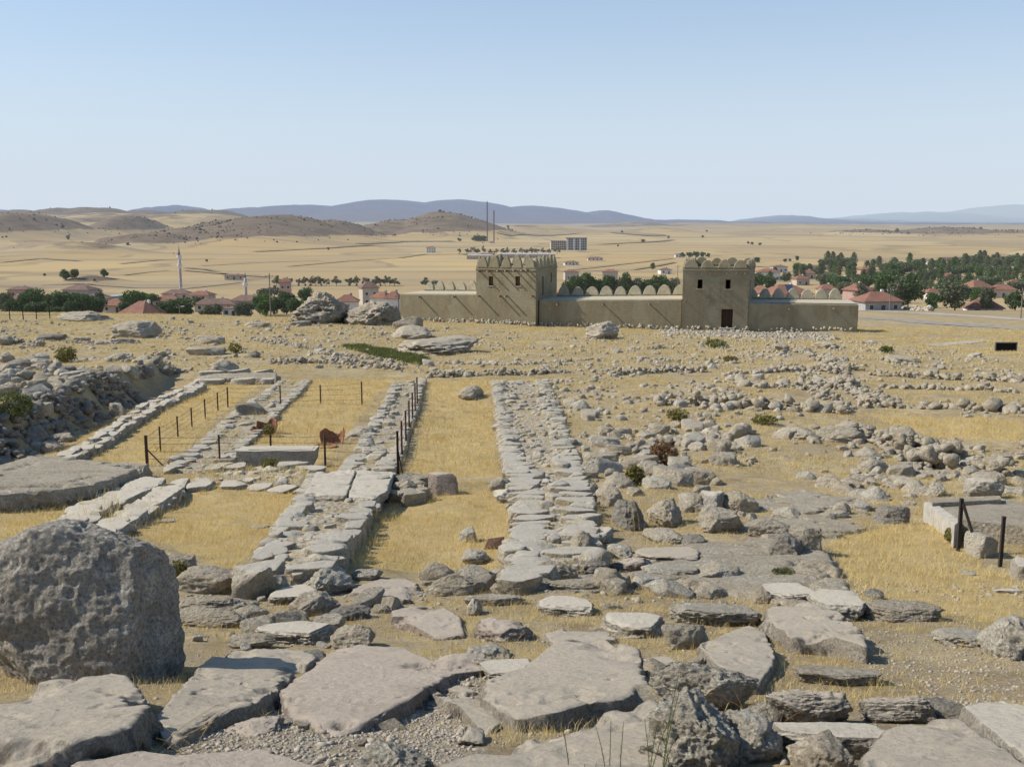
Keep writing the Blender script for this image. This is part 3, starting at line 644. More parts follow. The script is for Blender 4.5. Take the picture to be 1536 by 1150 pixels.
HAND = [
 (228,822,290,868,.5,'block','rock','squared grey block just behind the giant boulder'),
 (270,848,372,890,.35,'boulder','rock_tan','mossy tan hump right of the squared block behind the giant boulder'),
 (260,885,392,922,.22,'boulder','rock','long low rough stone right of the giant boulder'),
 (262,910,378,940,.18,'boulder','rock','second long low stone, right of the giant boulder and below the first'),
 (386,903,500,964,.30,'slab','slab_pale','tilted grey slab between the giant boulder and the tan boulder'),
 (345,950,412,972,.3,'boulder','rock','small dark rough stone touching the back of the shadow crossed slab'),
 (440,970,488,997,.35,'boulder','rock_dark','fist shaped dark stone on the tip of the shadow crossed slab'),
 (413,860,480,905,.3,'slab','slab_pale','pale slab stone at the front left end of the paved wall'),
 (455,843,532,892,.5,'boulder','rock_white','white heavily pitted stone at the front end of the paved wall'),
 (435,880,512,922,.45,'boulder','rock','grey domed stone below the white pitted stone'),
 (528,850,572,870,.3,'block','rock_white','small bright white block beside the white pitted stone'),
 (497,906,555,930,.3,'boulder','rock_dark','dark knobbly stone in the grass left of the rounded pink slab'),
 (498,930,562,972,.55,'boulder','rock_tan','rounded tan stone behind the large pinkish slab'),
 (640,858,732,892,.38,'pointy','rock','grey wedge shaped stone at the front of the grassy trench'),
 (707,853,746,876,.45,'boulder','rock_tan','small tan stone right of the grey wedge stone'),
 (733,866,832,892,.2,'boulder','rock','low rough stone below the front of the right hand wall'),
 (698,886,786,908,.16,'slab','rock','narrow low stone in the grass below the grey wedge stone'),
 (712,912,802,962,.35,'boulder','slab_pink','rough layered stone right of the rounded pinkish slab'),
 (700,896,723,922,.8,'pointy','rock_white','small upright pale flake in the grass'),
 (806,884,889,924,.3,'slab','slab_pale','rounded pale stone third from the left in the grassy row'),
 (903,892,1000,954,.36,'slab','slab_pale','broad pale stone with a broken front in the grassy row'),
 (785,836,864,874,.5,'block','rock','dark fronted block at the front end of the right hand wall'),
 (860,834,914,862,.45,'boulder','rock_dark','dark stone right of the dark fronted block'),
 (820,862,918,886,.15,'slab','rock','low stone course under the front of the right hand wall'),
 (850,792,894,838,.9,'pointy','rock_tan','upright pointed pale stone casting a shadow'),
 (880,784,920,814,.25,'slab','slab_pale','flat pale tile like stone leaning behind the pointed stone'),
 (688,784,714,812,.7,'block','rock_white','whitish cut block lying in the trench, the upper one'),
 (694,822,733,846,.4,'boulder','rock_white','whitish pitted block lying in the trench, the lower one'),
 (688,582,724,600,.35,'boulder','rock','grey stone alone in the grass of the far trench'),
 (733,716,770,737,.5,'boulder','rock','round stone beside the right hand wall, the upper one'),
 (740,735,770,754,.5,'boulder','slab_pale','round smooth stone beside the right hand wall, the lower one'),
 (584,708,640,732,.4,'boulder','rock_dark','dark knobbly stone left of the cube block'),
 (893,728,932,758,.65,'boulder','rock','rounded stone right of the upper end of the long wall'),
 (920,746,970,794,.7,'boulder','rock_dark','dark shadowed boulder left of its twin below the bushes'),
 (973,748,1022,790,.7,'boulder','rock','boulder with a shadowed right face, right of the dark one'),
 (1018,736,1058,767,.6,'block','rock','leaning block left of the upright slab'),
 (1050,728,1088,766,.8,'block','slab_pale','upright pale slab wedged between blocks'),
 (1083,734,1134,767,.55,'block','rock','squared dark faced block right of the upright slab'),
 (1048,760,1110,798,.55,'boulder','rock','round boulder split by a pale crack'),
 (965,711,1004,732,.4,'boulder','rock_white','pale wedge stone beside the olive bush'),
 (950,689,996,717,.5,'boulder','rock','angular stone left of the rusty bush'),
 (1002,696,1046,720,.5,'boulder','rock_dark','dark stone in the shadow of the rusty bush'),
 (913,817,948,837,.4,'boulder','rock_white','small pale stone left of the flat bedrock sheet'),
 (948,808,1050,842,.14,'slab','slab','smooth bedrock sheet in the middle right'),
 (910,834,978,858,.3,'boulder','slab_pink','rough pinkish stone left of the pitted step'),
 (964,836,1046,868,.3,'slab','rock_white','pitted stone step with a dark face'),
 (968,789,1024,814,.25,'boulder','rock','low stone behind the smooth bedrock sheet'),
 (1020,800,1056,817,.35,'boulder','rock_dark','small dark pitted stone on the bedrock sheet'),
 (1040,843,1108,874,.3,'boulder','rock','worn stone right of the pitted stone step'),
 (1008,893,1134,937,.3,'slab','rock_white','long pitted slab left of the pointed tan stone'),
 (1128,877,1158,905,.75,'pointy','rock_tan','small pointed tan stone above the thick cracked slab'),
 (1183,783,1237,832,.85,'block','rock','upright grey block on the wall end with a shadowed right face'),
 (1153,799,1208,840,.7,'boulder','rock_dark','dark scarred boulder left of the upright grey block'),
 (1123,781,1189,805,.4,'boulder','rock','long grey stone behind the dark scarred boulder'),
 (1141,860,1222,902,.28,'slab','slab_pale','worn pale slab above the thick cracked slab'),
 (1216,870,1295,928,.4,'slab','slab_pale','pale slab with a dark broken front, right of the worn slab'),
 (1300,894,1415,932,.3,'block','rock','long pitted block at the edge of the right hand grass'),
 (1301,880,1323,898,.6,'boulder','rock_dark','small dark stone behind the long pitted block'),
 (1410,924,1488,970,.35,'slab','rock_white','pale low rock at the right, left of the rounded pale boulder'),
 (1478,921,1545,988,.75,'boulder','rock_white','rounded pale boulder at the right edge'),
 (1314,752,1367,784,.5,'block','rock_dark','isolated dark block on the bare patch at the right'),
 (1238,776,1280,791,.25,'slab','rock','low stone left of the isolated dark block'),
 (1446,720,1501,749,.55,'boulder','slab_pale','smooth pale boulder with a hollow behind the concrete ledge'),
 (1394,724,1414,745,.8,'boulder','rock_white','small round pale stone behind the concrete ledge corner'),
 (972,984,1134,1062,.55,'boulder','rock_white','large pitted grey and white boulder right of the smooth slab'),
 (956,1036,1102,1172,.85,'boulder','rock_white','tall lichened white boulder at the bottom edge right of the green stalks'),
 (1070,1064,1168,1144,.7,'boulder','rock_white','rounded boulder right of the tall lichened one'),
 (1148,1018,1270,1086,.42,'block','slab','flat topped block behind the dry reddish weed'),
 (1163,1063,1332,1134,.36,'slab','slab_pale','pale rounded slab below the flat topped block'),
 (1188,1104,1272,1165,.6,'boulder','rock_tan','tan lumpy stone at the bottom edge'),
 (1290,1026,1400,1082,.36,'block','slab','squared grey block with a shadowed face above the corner slab'),
 (1385,1035,1458,1082,.4,'block','rock_dark','dark end stone right of the squared grey block'),
 (1196,996,1318,1028,.14,'slab','rock','thin low stone above the squared grey block'),
 (530,1112,648,1178,.5,'boulder','rock_white','white pitted stone at the bottom edge left of the sloping slab'),
 (688,1092,726,1118,.3,'boulder','slab','small grey stone on the gravel'),
 (720,970,797,1020,.3,'slab','slab_pale','small tilted slab between the two largest slabs'),
 (636,972,738,1014,.22,'boulder','slab_pink','rough broken corner of pinkish stone'),
 (710,966,764,992,.2,'boulder','rock_tan','low tan stone behind the small tilted slab'),
 (960,966,1015,1004,.15,'slab','slab','grey slab right behind the large smooth slab'),
 (340,1068,420,1105,.2,'boulder','slab_pink','rough low stone on the gravel below the pinkish slab'),
 (436,436,526,484,.5,'pointy','rock_tan','left one of two big boulders on the crest before the village'),
 (518,446,600,486,.45,'boulder','rock_tan','right one of two big boulders on the crest, next to the wall end'),
 (590,474,634,492,.45,'boulder','rock_tan','brown boulder below the left end of the mudbrick wall'),
 (590,488,648,508,.3,'boulder','rock','grey boulder in front of the brown one'),
 (600,502,720,532,.12,'boulder','rock','wide flat outcrop above the far trench'),
 (878,482,926,508,.5,'boulder','rock','lone boulder in front of the middle of the mudbrick wall'),
 (176,483,234,506,.4,'boulder','rock','dark humped boulder on the left slope'),
 (88,466,168,482,.18,'boulder','rock','low outcrop on the crest at the left'),
 (163,604,192,624,.7,'block','rock_white','pale cut block at the foot of the shaded terrace'),
 (316,539,354,559,.4,'boulder','rock','rounded boulder behind the long kerb stone'),
 (1160,515,1182,526,.4,'boulder','rock_tan','smooth reddish stone near the right tower'),
 (1222,510,1252,522,.35,'boulder','rock','small boulder pair near the right end of the mudbrick wall'),
 (1325,528,1375,542,.12,'slab','rock','flat pale outcrop on the slope right of the mudbrick wall'),
 (1160,636,1235,660,.25,'boulder','rock','broad stony mound on the middle right'),
 (1225,640,1300,664,.3,'boulder','rock','stony mound with shadowed right side'),
 (520,640,560,660,.25,'boulder','rock','flat stone on the inner wall near the shards'),
 (545,668,575,688,.5,'block','rock_white','small block set in the top of the inner wall'),
 (242,774,264,784,.2,'slab','rock_white','small flat white stone in the grass, the left one'),
 (376,780,402,792,.2,'slab','rock_white','small flat white stone beside the paved wall'),
 (1440,852,1462,862,.2,'boulder','rock_white','pale chip in the grass below the two iron posts'),
]
TER = [(0,215,60,260),(0,255,70,310),(30,240,150,290),(155,240,240,290),(240,250,290,300),(290,260,360,310),(80,295,150,340),(225,318,290,365),(360,280,500,320),(500,275,570,330),(555,275,640,335),(630,275,710,320),(740,285,800,320),
       (105,435,190,490),(115,560,210,640),(0,600,90,670),(390,528,450,562),(180,120,300,155),(900,130,1040,175),(860,180,1040,225),(1140,205,1200,235),(0,130,60,180),(340,140,420,160),(500,140,620,170),(720,205,760,235),(1120,65,1245,95),(1330,60,1440,90),(0,300,60,345),(150,300,230,340),(270,350,350,385),(30,465,100,510),(150,500,220,540),(300,330,380,370)]
RESERVED = []
for r in HAND:
    x0, y0, x1, y1, k, kind, mat, lab = r
    ex_ = (x1-x0)*.05; ey_ = (y1-y0)*.10; x0 -= ex_; x1 += ex_; y0 -= ey_; y1 += ey_*.6
    nm = {'slab': 'stone_slab', 'block': 'stone_block', 'pointy': 'stone', 'boulder': 'boulder' if (x1-x0) > 60 else 'stone'}[kind]
    rock_px(nm, x0, y0, x1, y1, k, kind, mat, lab, nm.replace('_', ' '), rough=1.4 if 'crest before' in lab or 'crest, next' in lab else (1.35 if mat == 'rock_white' else 1.15), n=6 if 'on the crest' in lab and 'big' in lab else None, dmin=.55)
for i, (a, b, c, d) in enumerate(TER):
    rock_px('terrace_stone', a/3.072, 460+b/3.072, c/3.072, 460+d/3.072, .55, ['boulder', 'block'][i % 2], ['rock', 'rock', 'rock_dark'][i % 3],
            'grey boulder among those scattered on and below the rubble terrace at the left', 'stone', 'boulders of the rubble terrace at the left', n=4)
rock_px('stone_block', 641, 704, 688, 744, .78, 'block', 'slab_pink', 'cube shaped brown block standing alone between the two trenches', 'stone block', rough=.4)
rock_px('stone_block', 355, 602, 399, 626, .5, 'block', 'rock_dark', 'dark block lying on the fenced paved wall', 'stone block', rough=.4)

# ------------------------------------------------------------------ prototypes and merged rubble
PROTO = [rock_unit(500+i, 3, ['shard', 'block', 'shard', 'slab'][i % 4], .8) for i in range(14)]
PLOW = [rock_unit(700+i, 2, 'shard', .7) for i in range(12)]
PROTO_ME = [np_mesh('rubble_stone', V, Fc) for V, Fc in PROTO]
BLOCKS = [rock_unit(900+i, 4, 'block' if i % 2 else 'slab', .8) for i in range(12)]
def block_me(mat):
    r = []
    for V, Fc in BLOCKS:
        me = np_mesh('wall_stone', V, Fc); me.materials.append(M[mat]); r.append(me)
    return r
def merge(protos, pos, size, rz, rng=RNG, tilt=.25):
    """pos Nx3, size Nx3, rz N -> merged rubble"""
    Vs, Fs = [], []; off = 0
    which = rng.integers(0, len(protos), len(pos))
    for k, (V, Fc) in enumerate(protos):
        idx = np.where(which == k)[0]
        if not len(idx): continue
        P = V[None]*size[idx][:, None, :]
        c, s = np.cos(rz[idx])[:, None], np.sin(rz[idx])[:, None]
        x = P[..., 0]*c-P[..., 1]*s; y = P[..., 0]*s+P[..., 1]*c
        t1 = rng.uniform(-tilt, tilt, len(idx))[:, None]; t2 = rng.uniform(-tilt, tilt, len(idx))[:, None]
        z = P[..., 2]+x*t1+y*t2
        P = np.stack([x, y, z], -1)+pos[idx][:, None, :]
        Vs.append(P.reshape(-1, 3)); Fs.append((Fc[None]+(np.arange(len(idx))*len(V))[:, None, None]+off).reshape(-1, 3)); off += len(idx)*len(V)
    return np.concatenate(Vs), np.concatenate(Fs)

# ------------------------------------------------------------------ foundation walls of squared and rubble stones
WALLPOLY = []
def resample(P, step):
    P = [Vector(p) for p in P]; out = [P[0].copy()]; carry = 0
    for a, b in zip(P[:-1], P[1:]):
        L = (b-a).length; t = step-carry
        while t < L:
            out.append(a.lerp(b, t/L)); t += step
        carry = L-(t-step)
    out.append(P[-1]); return out
def foundation_wall(left, right, lift, label, step=.55, depth=.7, mat='masonry', fill=120, seed=1, raise_=.0, maxn=100):
    rr = random.Random(seed); rng = np.random.default_rng(seed)
    L = [Vector(at(a, b, lift)[:2]) for a, b in left]; R = [Vector(at(a, b, lift)[:2]) for a, b in right]
    poly = [tuple(p) for p in L]+[tuple(p) for p in R[::-1]]; WALLPOLY.append(poly)
    c = sum((p for p in L+R), Vector((0, 0)))/len(L+R)
    root = empty('foundation_wall', (c.x, c.y, gz(c.x, c.y))); tag(root, label, 'ruined wall')
    org = root.location.copy()
    # core
    n = 60; m = 14; V = []; 
    def lerp_poly(P, t):
        ls = [(P[i+1]-P[i]).length for i in range(len(P)-1)]; d = t*sum(ls)
        for i, l in enumerate(ls):
            if d <= l or i == len(ls)-1: return P[i].lerp(P[i+1], min(1, d/l))
            d -= l
    for i in range(n+1):
        a, b = lerp_poly(L, i/n), lerp_poly(R, i/n)
        for j in range(-1, m+2):
            t = min(1, max(0, j/m)); p = a.lerp(b, .06+.88*t)
            z = gz(p.x, p.y)+(lift-.10+.015*rr.uniform(-1, 1) if (0 <= j <= m and 0 < i < n) else -.3)
            V.append((p.x-org.x, p.y-org.y, z-org.z))
    w_ = m+3; Fc = [[i*w_+j, i*w_+j+1, (i+1)*w_+j+1, (i+1)*w_+j] for i in range(n) for j in range(w_-1)]
    link('rubble_core', np_mesh('rubble_core', V, Fc), M['earthcore'], root)
    # facing stones
    sides = [(resample([(*p, 0) for p in L], step), 1), (resample([(*p, 0) for p in R], step), -1)]
    cand = []
    for pts, sg in sides:
        for a, b in zip(pts[:-1], pts[1:]):
            cand.append((a, b, sg))
    cand.sort(key=lambda q: q[0].y)
    mes = block_me(mat)
    extra = []
    for i, (a, b, sg) in enumerate(cand):
        if rr.random() < .04: continue
        mid = (a+b)/2; d = (b-a); ang = math.atan2(d.y, d.x)
        nrm = Vector((d.y, -d.x, 0)).normalized()*sg
        dp = depth*rr.uniform(.65, 1.3); ln = d.length*rr.uniform(.74, .92)
        p = mid+nrm*(dp/2-.04+rr.uniform(-.04, .04)); z = gz(p.x, p.y)
        ht = lift*rr.uniform(.85, 1.15)
        if i < maxn:
            o = link('facing_stone', mes[rr.randrange(12)], None, root, (p.x-org.x, p.y-org.y, z-org.z+rr.uniform(-.03, .03)))
            o.scale = (ln, dp, ht); o.rotation_euler = (rr.uniform(-.05, .05), rr.uniform(-.06, .06), ang+rr.uniform(-.12, .12))
        else: extra.append(((p.x, p.y, z), (ln, dp, ht), ang))
    # fill
    pos = []; xs = [p[0] for p in poly]; ys = [p[1] for p in poly]
    X = rng.uniform(min(xs), max(xs), fill*8); Y = rng.uniform(min(ys), max(ys), fill*8); ok = inpoly(X, Y, poly); X, Y = X[ok][:fill], Y[ok][:fill]
    s = rng.lognormal(math.log(.17), .45, len(X)).clip(.06, .5); Z = CZ-H(X, Y)+lift-.15
    P = np.stack([X, Y, Z], -1)-np.array(org[:]); SZ = np.stack([s*rng.uniform(.8, 1.5, len(X)), s, s*rng.uniform(.3, .6, len(X))], -1); RZ = rng.uniform(0, 6.3, len(X))
    if extra:
        P = np.r_[P, np.array([e[0] for e in extra])-np.array(org[:])]; SZ = np.r_[SZ, np.array([e[1] for e in extra])]; RZ = np.r_[RZ, np.array([e[2] for e in extra])]
    V, Fc = merge(PROTO, P, SZ, RZ, rng, .15)
    o = link('rubble_fill', np_mesh('rubble_fill', V, Fc, False), M[mat], root); tag(o, kind='stuff')
    return root
def earthcore():
    m, nt = newmat('stony wall core'); q = N(nt); p = q.pos(); v = q.voro(p, 9); n = q.noise(p, 6, 6, .7)
    c = q.ramp(v.outputs['Color'], [(.1, (.22, .19, .15)), (.5, (.34, .30, .24)), (.9, (.44, .41, .35))])
    c = q.mix(q.ramp(n, [(.42, (1, 1, 1)), (.55, (0, 0, 0))]), c, (.36, .27, .14))
    q.out(c, .95, q.bump(v.outputs['Distance'], .8, .06)); return m
M['earthcore'] = earthcore()
foundation_wall([(350, 862), (385, 820), (420, 770), (462, 712)], [(498, 848), (540, 790), (565, 745), (592, 708)], .36, 'wide paved wall running up from the front left to the two big squared slabs', .5, .55, fill=120, seed=2)
foundation_wall([(508, 702), (540, 655), (575, 600), (592, 572)], [(592, 702), (612, 650), (630, 600), (640, 566)], .28, 'inner wall with patchy paving between the fenced grass and the far trench', .5, .55, fill=170, seed=3)
foundation_wall([(747, 866), (770, 790), (757, 700), (742, 610), (736, 568)], [(908, 832), (888, 740), (868, 680), (845, 620), (822, 568)], .26, 'long wide wall of thin stones along the right side of the trenches', .42, .8, fill=1200, seed=4)
foundation_wall([(243, 702), (310, 650), (380, 598), (418, 570)], [(332, 702), (380, 655), (430, 605), (470, 568)], .2, 'paved wall inside the fence on the left with a dark block on it', .5, .6, fill=230, seed=5)
foundation_wall([(-60, 862), (0, 824), (100, 765), (182, 722)], [(-20, 872), (40, 838), (135, 778), (205, 735)], .16, 'left kerb of pale flat slabs running behind the giant boulder', .9, .8, 'slab_pale', fill=40, seed=6)
foundation_wall([(120, 795), (165, 770), (235, 730)], [(165, 800), (200, 778), (275, 735)], .22, 'short kerb of pale blocks right of the left kerb, with a shadowed side', .8, .6, 'slab_pale', fill=40, seed=7)
foundation_wall([(80, 682), (150, 645), (215, 605), (292, 570)], [(104, 690), (175, 650), (238, 610), (312, 575)], .3, 'narrow kerb wall at the foot of the shaded rubble terrace', .9, .5, 'slab_pale', fill=60, seed=8)
foundation_wall([(285, 722), (380, 720), (470, 722)], [(292, 702), (380, 700), (475, 704)], .15, 'low threshold of flat stones under the fence and the stone trough', .8, .9, 'slab_pale', fill=80, seed=9)
foundation_wall([(292, 570), (352, 566), (416, 566)], [(294, 562), (352, 557), (416, 556)], .35, 'long pale kerb beam closing the far end of the left grass', 1.9, .6, 'slab_pale', fill=6, seed=10)
foundation_wall([(600, 730), (640, 735)], [(596, 714), (636, 716)], .3, 'short rubble cross wall between the inner wall and the cube block', .5, .5, 'rock', fill=40, seed=12)

# ------------------------------------------------------------------ low rubble walls
def rubble_wall(pts, width, height, label, density=9, size=.3, seed=1, mat='rock', group=None):
    rng = np.random.default_rng(seed); P = [Vector(at(a, b)[:2]) for a, b in pts]
    pos, sz = [], []
    for a, b in zip(P[:-1], P[1:]):
        L = (b-a).length; n = int(L*width*density)+2
        t = rng.uniform(0, 1, n); s = rng.normal(0, .36, n).clip(-1, 1)
        d = (b-a)/L; nx, ny = -d.y, d.x
        X = a.x+d.x*t*L+nx*s*width/2+.25*np.sin(t*L*.8); Y = a.y+d.y*t*L+ny*s*width/2
        gap = noise2(X/2.3, Y/2.3, seed) > -.42
        if not gap.any(): gap[:] = True
        X, Y, s = X[gap], Y[gap], s[gap]
        lv = rng.uniform(0, 1, len(X))*(1-np.abs(s))*height*.7
        pos.append(np.stack([X, Y, CZ-H(X, Y)+lv-.07], -1)); q = rng.lognormal(math.log(size), .38, len(X)).clip(.1, size*2.6); sz.append(np.stack([q*rng.uniform(.9, 1.6, len(q)), q, q*rng.uniform(.35, .75, len(q))], -1))
        WALLPOLY.append([(a.x-nx*width/2, a.y-ny*width/2), (b.x-nx*width/2, b.y-ny*width/2), (b.x+nx*width/2, b.y+ny*width/2), (a.x+nx*width/2, a.y+ny*width/2)])
    pos = np.concatenate(pos); sz = np.concatenate(sz); o0 = pos.mean(0); 
    V, Fc = merge(PROTO if size > .3 else PLOW, pos-o0, sz, rng.uniform(0, 6.3, len(pos)), rng)
    o = link('rubble_wall', np_mesh('rubble_wall', V, Fc, False), M[mat], None, tuple(o0)); return tag(o, label, 'rubble wall', group)
RW = [
 ([(942,525),(1014,523)],.8,.5,'short rubble line below the gravel in front of the right tower'),
 ([(820,560),(880,558)],.8,.4,'short rubble line just right of the far end of the long wide wall'),
 ([(910,562),(960,560),(1008,555)],1.0,.9,'dark shadowed rubble bank in the centre, below the lone boulder'),
 ([(1010,556),(1052,558)],1.4,.7,'knot of stones at the right end of the dark rubble bank'),
 ([(1086,562),(1140,560),(1200,556),(1260,560)],.9,.6,'long rubble line in the middle right, upper left course'),
 ([(1100,566),(1135,581)],.8,.5,'short diagonal rubble spur joining two courses'),
 ([(1133,582),(1200,580),(1262,584)],.9,.6,'rubble course between the two diagonal walls'),
 ([(970,598),(1010,596)],.7,.4,'short low rubble line in the centre grass'),
 ([(1045,580),(1075,588),(1104,599)],.7,.4,'thin diagonal rubble line sloping right in the centre'),
 ([(985,608),(1060,608),(1140,612),(1232,618)],1.3,1.1,'thick dark shadowed rubble wall across the middle right'),
 ([(1196,526),(1235,540),(1274,556)],2.0,.8,'upper thick diagonal wall of pale stones at the right'),
 ([(1160,555),(1260,560),(1340,565),(1440,570),(1545,574)],1.0,.8,'longest rubble wall, running to the right edge'),
 ([(1258,570),(1290,588),(1324,611)],2.2,.9,'lower thick diagonal wall of pale stones at the right'),
 ([(1320,580),(1420,585),(1532,590)],.8,.4,'faint rubble line below the longest wall'),
 ([(1330,611),(1430,613),(1545,620)],.9,.6,'rubble line at the top edge of the right hand grass'),
 ([(1212,584),(1245,600),(1272,622)],1.4,.7,'middle diagonal wall left of the lower thick one'),
 ([(1282,541),(1330,544),(1372,551)],.9,.5,'short rubble line right of the upper thick diagonal wall'),
 ([(1420,662),(1480,664),(1545,674)],1.0,.7,'rubble bank at the bottom of the right hand grass'),
 ([(1200,560),(1290,590)],.8,.3,'thin slanting rubble trace between the diagonal walls'),
 ([(380,511),(430,518),(500,532)],1.3,.5,'curving line of small stones on the left slope below the crest'),
 ([(500,532),(560,538),(610,548)],1.2,.4,'line of small stones passing the green weeds'),
 ([(405,545),(450,543),(520,545),(600,555)],1.6,.8,'bank of grey stones behind the fenced grass'),
 ([(640,566),(690,564),(740,563),(822,560)],1.5,.8,'rubble wall closing the far end of the trench'),
 ([(0,508),(60,520)],1.6,.8,'rubble heap line at the far left edge'),
 ([(100,514),(160,516),(208,514)],1.2,.6,'line of stones across the upper left slope'),
 ([(1060,545),(1130,548),(1200,548)],.7,.3,'faint stone trace below the right tower gravel'),
 ([(660,545),(760,548),(880,540)],.9,.3,'faint stone trace between the outcrop and the trench'),
 ([(1250,655),(1340,668),(1420,690)],2.6,1.1,'thick bank of boulders sloping down to the right'),
 ([(1380,700),(1440,708),(1500,715)],1.8,1.0,'dark bank of stones above the concrete ledge'),
 ([(920,680),(960,672),(1010,665),(1120,650)],1.6,.5,'broken stone bank behind the rusty bush'),
]
for i, (p, w_, h_, lab) in enumerate(RW):
    far = p[0][1] < 600
    rubble_wall(p, w_*1.1, h_*.75, lab, 21 if far else 12, .21 if far else .27, 40+i)
rubble_wall([(-60, 668), (30, 640), (110, 610), (180, 585), (262, 560)], 2.3, .55, 'ragged shaded rubble face of the terrace at the left', 9, .27, 99, 'rock_dark')

# ------------------------------------------------------------------ scattered stones: large ones as things, small as rubble
ZONES = [  # polygon px, density per m2, median size, max
 ([(820,575),(905,830),(1150,860),(1240,780),(1400,740),(1536,720),(1536,680),(1300,640),(1000,600)], 1.6, .21, .75),
 ([(900,640),(900,760),(1250,780),(1420,720),(1200,640)], .9, .38, .85),
 ([(820,500),(820,575),(1000,610),(1536,640),(1536,550),(1250,505)], 1.5, .16, .7),
 ([(0,480),(0,600),(250,560),(420,550),(650,560),(820,560),(820,500),(600,490),(300,480)], .9, .18, .8),
 ([(0,540),(0,600),(230,560),(200,535)], .9, .40, .9),
 ([(260,880),(400,860),(740,870),(1300,880),(1536,960),(1536,1150),(0,1150),(300,1000)], 2.2, .09, .22),
 ([(260,850),(500,850),(740,865),(1300,860),(1536,960),(1536,1150),(1000,1150),(600,960),(300,1000)], .9, .24, .5),
 ([(740,850),(910,835),(1060,790),(1240,800),(1290,900),(1000,900),(740,890)], 1.3, .34, .75),
 ([(740,860),(900,835),(1240,800),(1290,880),(1100,900)], 1.5, .18, .5),
 ([(990,490),(1250,500),(1250,512),(990,502)], 3, .2, .45),
 ([(1290,670),(1536,690),(1536,745),(1250,740)], 1.3, .28, .75),
 ([(1240,700),(1420,740),(1390,790),(1240,790)], .8, .22, .5),
 ([(0,560),(180,590),(60,690),(0,690)], 1.2, .35, .8)]
xs, ys, ss = [], [], []
for P, den, med, mx in ZONES:
    W = wpoly(P); A = abs(sum(W[i][0]*W[(i+1) % len(W)][1]-W[(i+1) % len(W)][0]*W[i][1] for i in range(len(W))))/2
    n = int(A*den*1.7); bx = [p[0] for p in W]; by = [p[1] for p in W]; BB = (max(bx)-min(bx))*(max(by)-min(by))
    X = RNG.uniform(min(bx), max(bx), int(n*BB/A)); Y = RNG.uniform(min(by), max(by), len(X)); ok = inpoly(X, Y, W)
    cl = fbm2(X/3.5, Y/3.5, 3, 61); ok &= (cl+RNG.uniform(-.35, .35, len(X))) > .03
    X, Y = X[ok], Y[ok]; xs.append(X); ys.append(Y); ss.append(RNG.lognormal(math.log(med), .5, len(X)).clip(.05, mx))
X = np.concatenate(xs); Y = np.concatenate(ys); SZ = np.concatenate(ss)
keep = np.ones(len(X), bool)
for P in ROOMS+WALLPOLY[:10]+TOPS: keep &= ~inpoly(X, Y, P)
X, Y, SZ = X[keep], Y[keep], SZ[keep]
app = SZ/np.maximum(Y, 3); vis = (np.abs(X/Y) < .56) & (Y > 4.5); app = np.where(vis, app, 0)
order = np.argsort(-app); big = order[:185]; small = order[185:]
pm = []
for V, Fc in [rock_unit(1200+i, 4, ['shard', 'block', 'shard', 'slab'][i % 4], 1.2) for i in range(14)]:
    me = np_mesh('loose_stone', V, Fc); pm.append(me)
for me in pm: me.materials.append(M['rock'])
pmw = [m.copy() for m in pm]
for me in pmw: me.materials.clear(); me.materials.append(M['rock_white'])
def region(x, y):
    u = x/y
    if y < 12: return ('loose grey stone lying between the foreground slabs', 'loose stones between the foreground slabs')
    if y < 20: return ('loose grey stone on the stony ground behind the foreground slabs', 'loose stones behind the foreground slabs')
    if u > .3: return ('loose grey stone on the rough ground at the right', 'loose stones on the rough ground at the right')
    if u > 0: return ('loose grey stone in the rubble field right of the long wide wall', 'loose stones right of the long wide wall')
    return ('loose grey stone on the slope at the left', 'loose stones on the slope at the left')
for i in big:
    x, y, s = float(X[i]), float(Y[i]), float(SZ[i])
    o = link('loose_stone', (pm if RNG.random() < .65 else pmw)[RNG.integers(14)], None, None, (x, y, gz(x, y)-.10*s))
    o.scale = (s*RNG.uniform(1.1, 1.8), s*RNG.uniform(.8, 1.2), s*RNG.uniform(.4, .72)); o.rotation_euler = (RNG.uniform(-.15, .15), RNG.uniform(-.15, .15), RNG.uniform(0, 6.3))
    l, g = region(x, y); tag(o, l, 'loose stone', g)
Xs, Ys, Sm = X[small], Y[small], SZ[small]
def scatter(name, X, Y, Sz, protos, mat, flat=(.45, .8)):
    P = np.stack([X, Y, CZ-H(X, Y)-.12*Sz], -1); SS = np.stack([Sz*RNG.uniform(.9, 1.5, len(X)), Sz, Sz*RNG.uniform(*flat, len(X))], -1)
    V, Fc = merge(protos, P, SS, RNG.uniform(0, 6.3, len(X)))
    return tag(link(name, np_mesh(name, V, Fc, False), M[mat]), kind='stuff', label='scatter of small grey stones over the dry ground', cat='rubble')
h_ = RNG.random(len(Xs)) < .6
scatter('rubble', Xs[h_], Ys[h_], Sm[h_], PROTO, 'rock'); scatter('rubble', Xs[~h_], Ys[~h_], Sm[~h_], PROTO, 'rock_white')
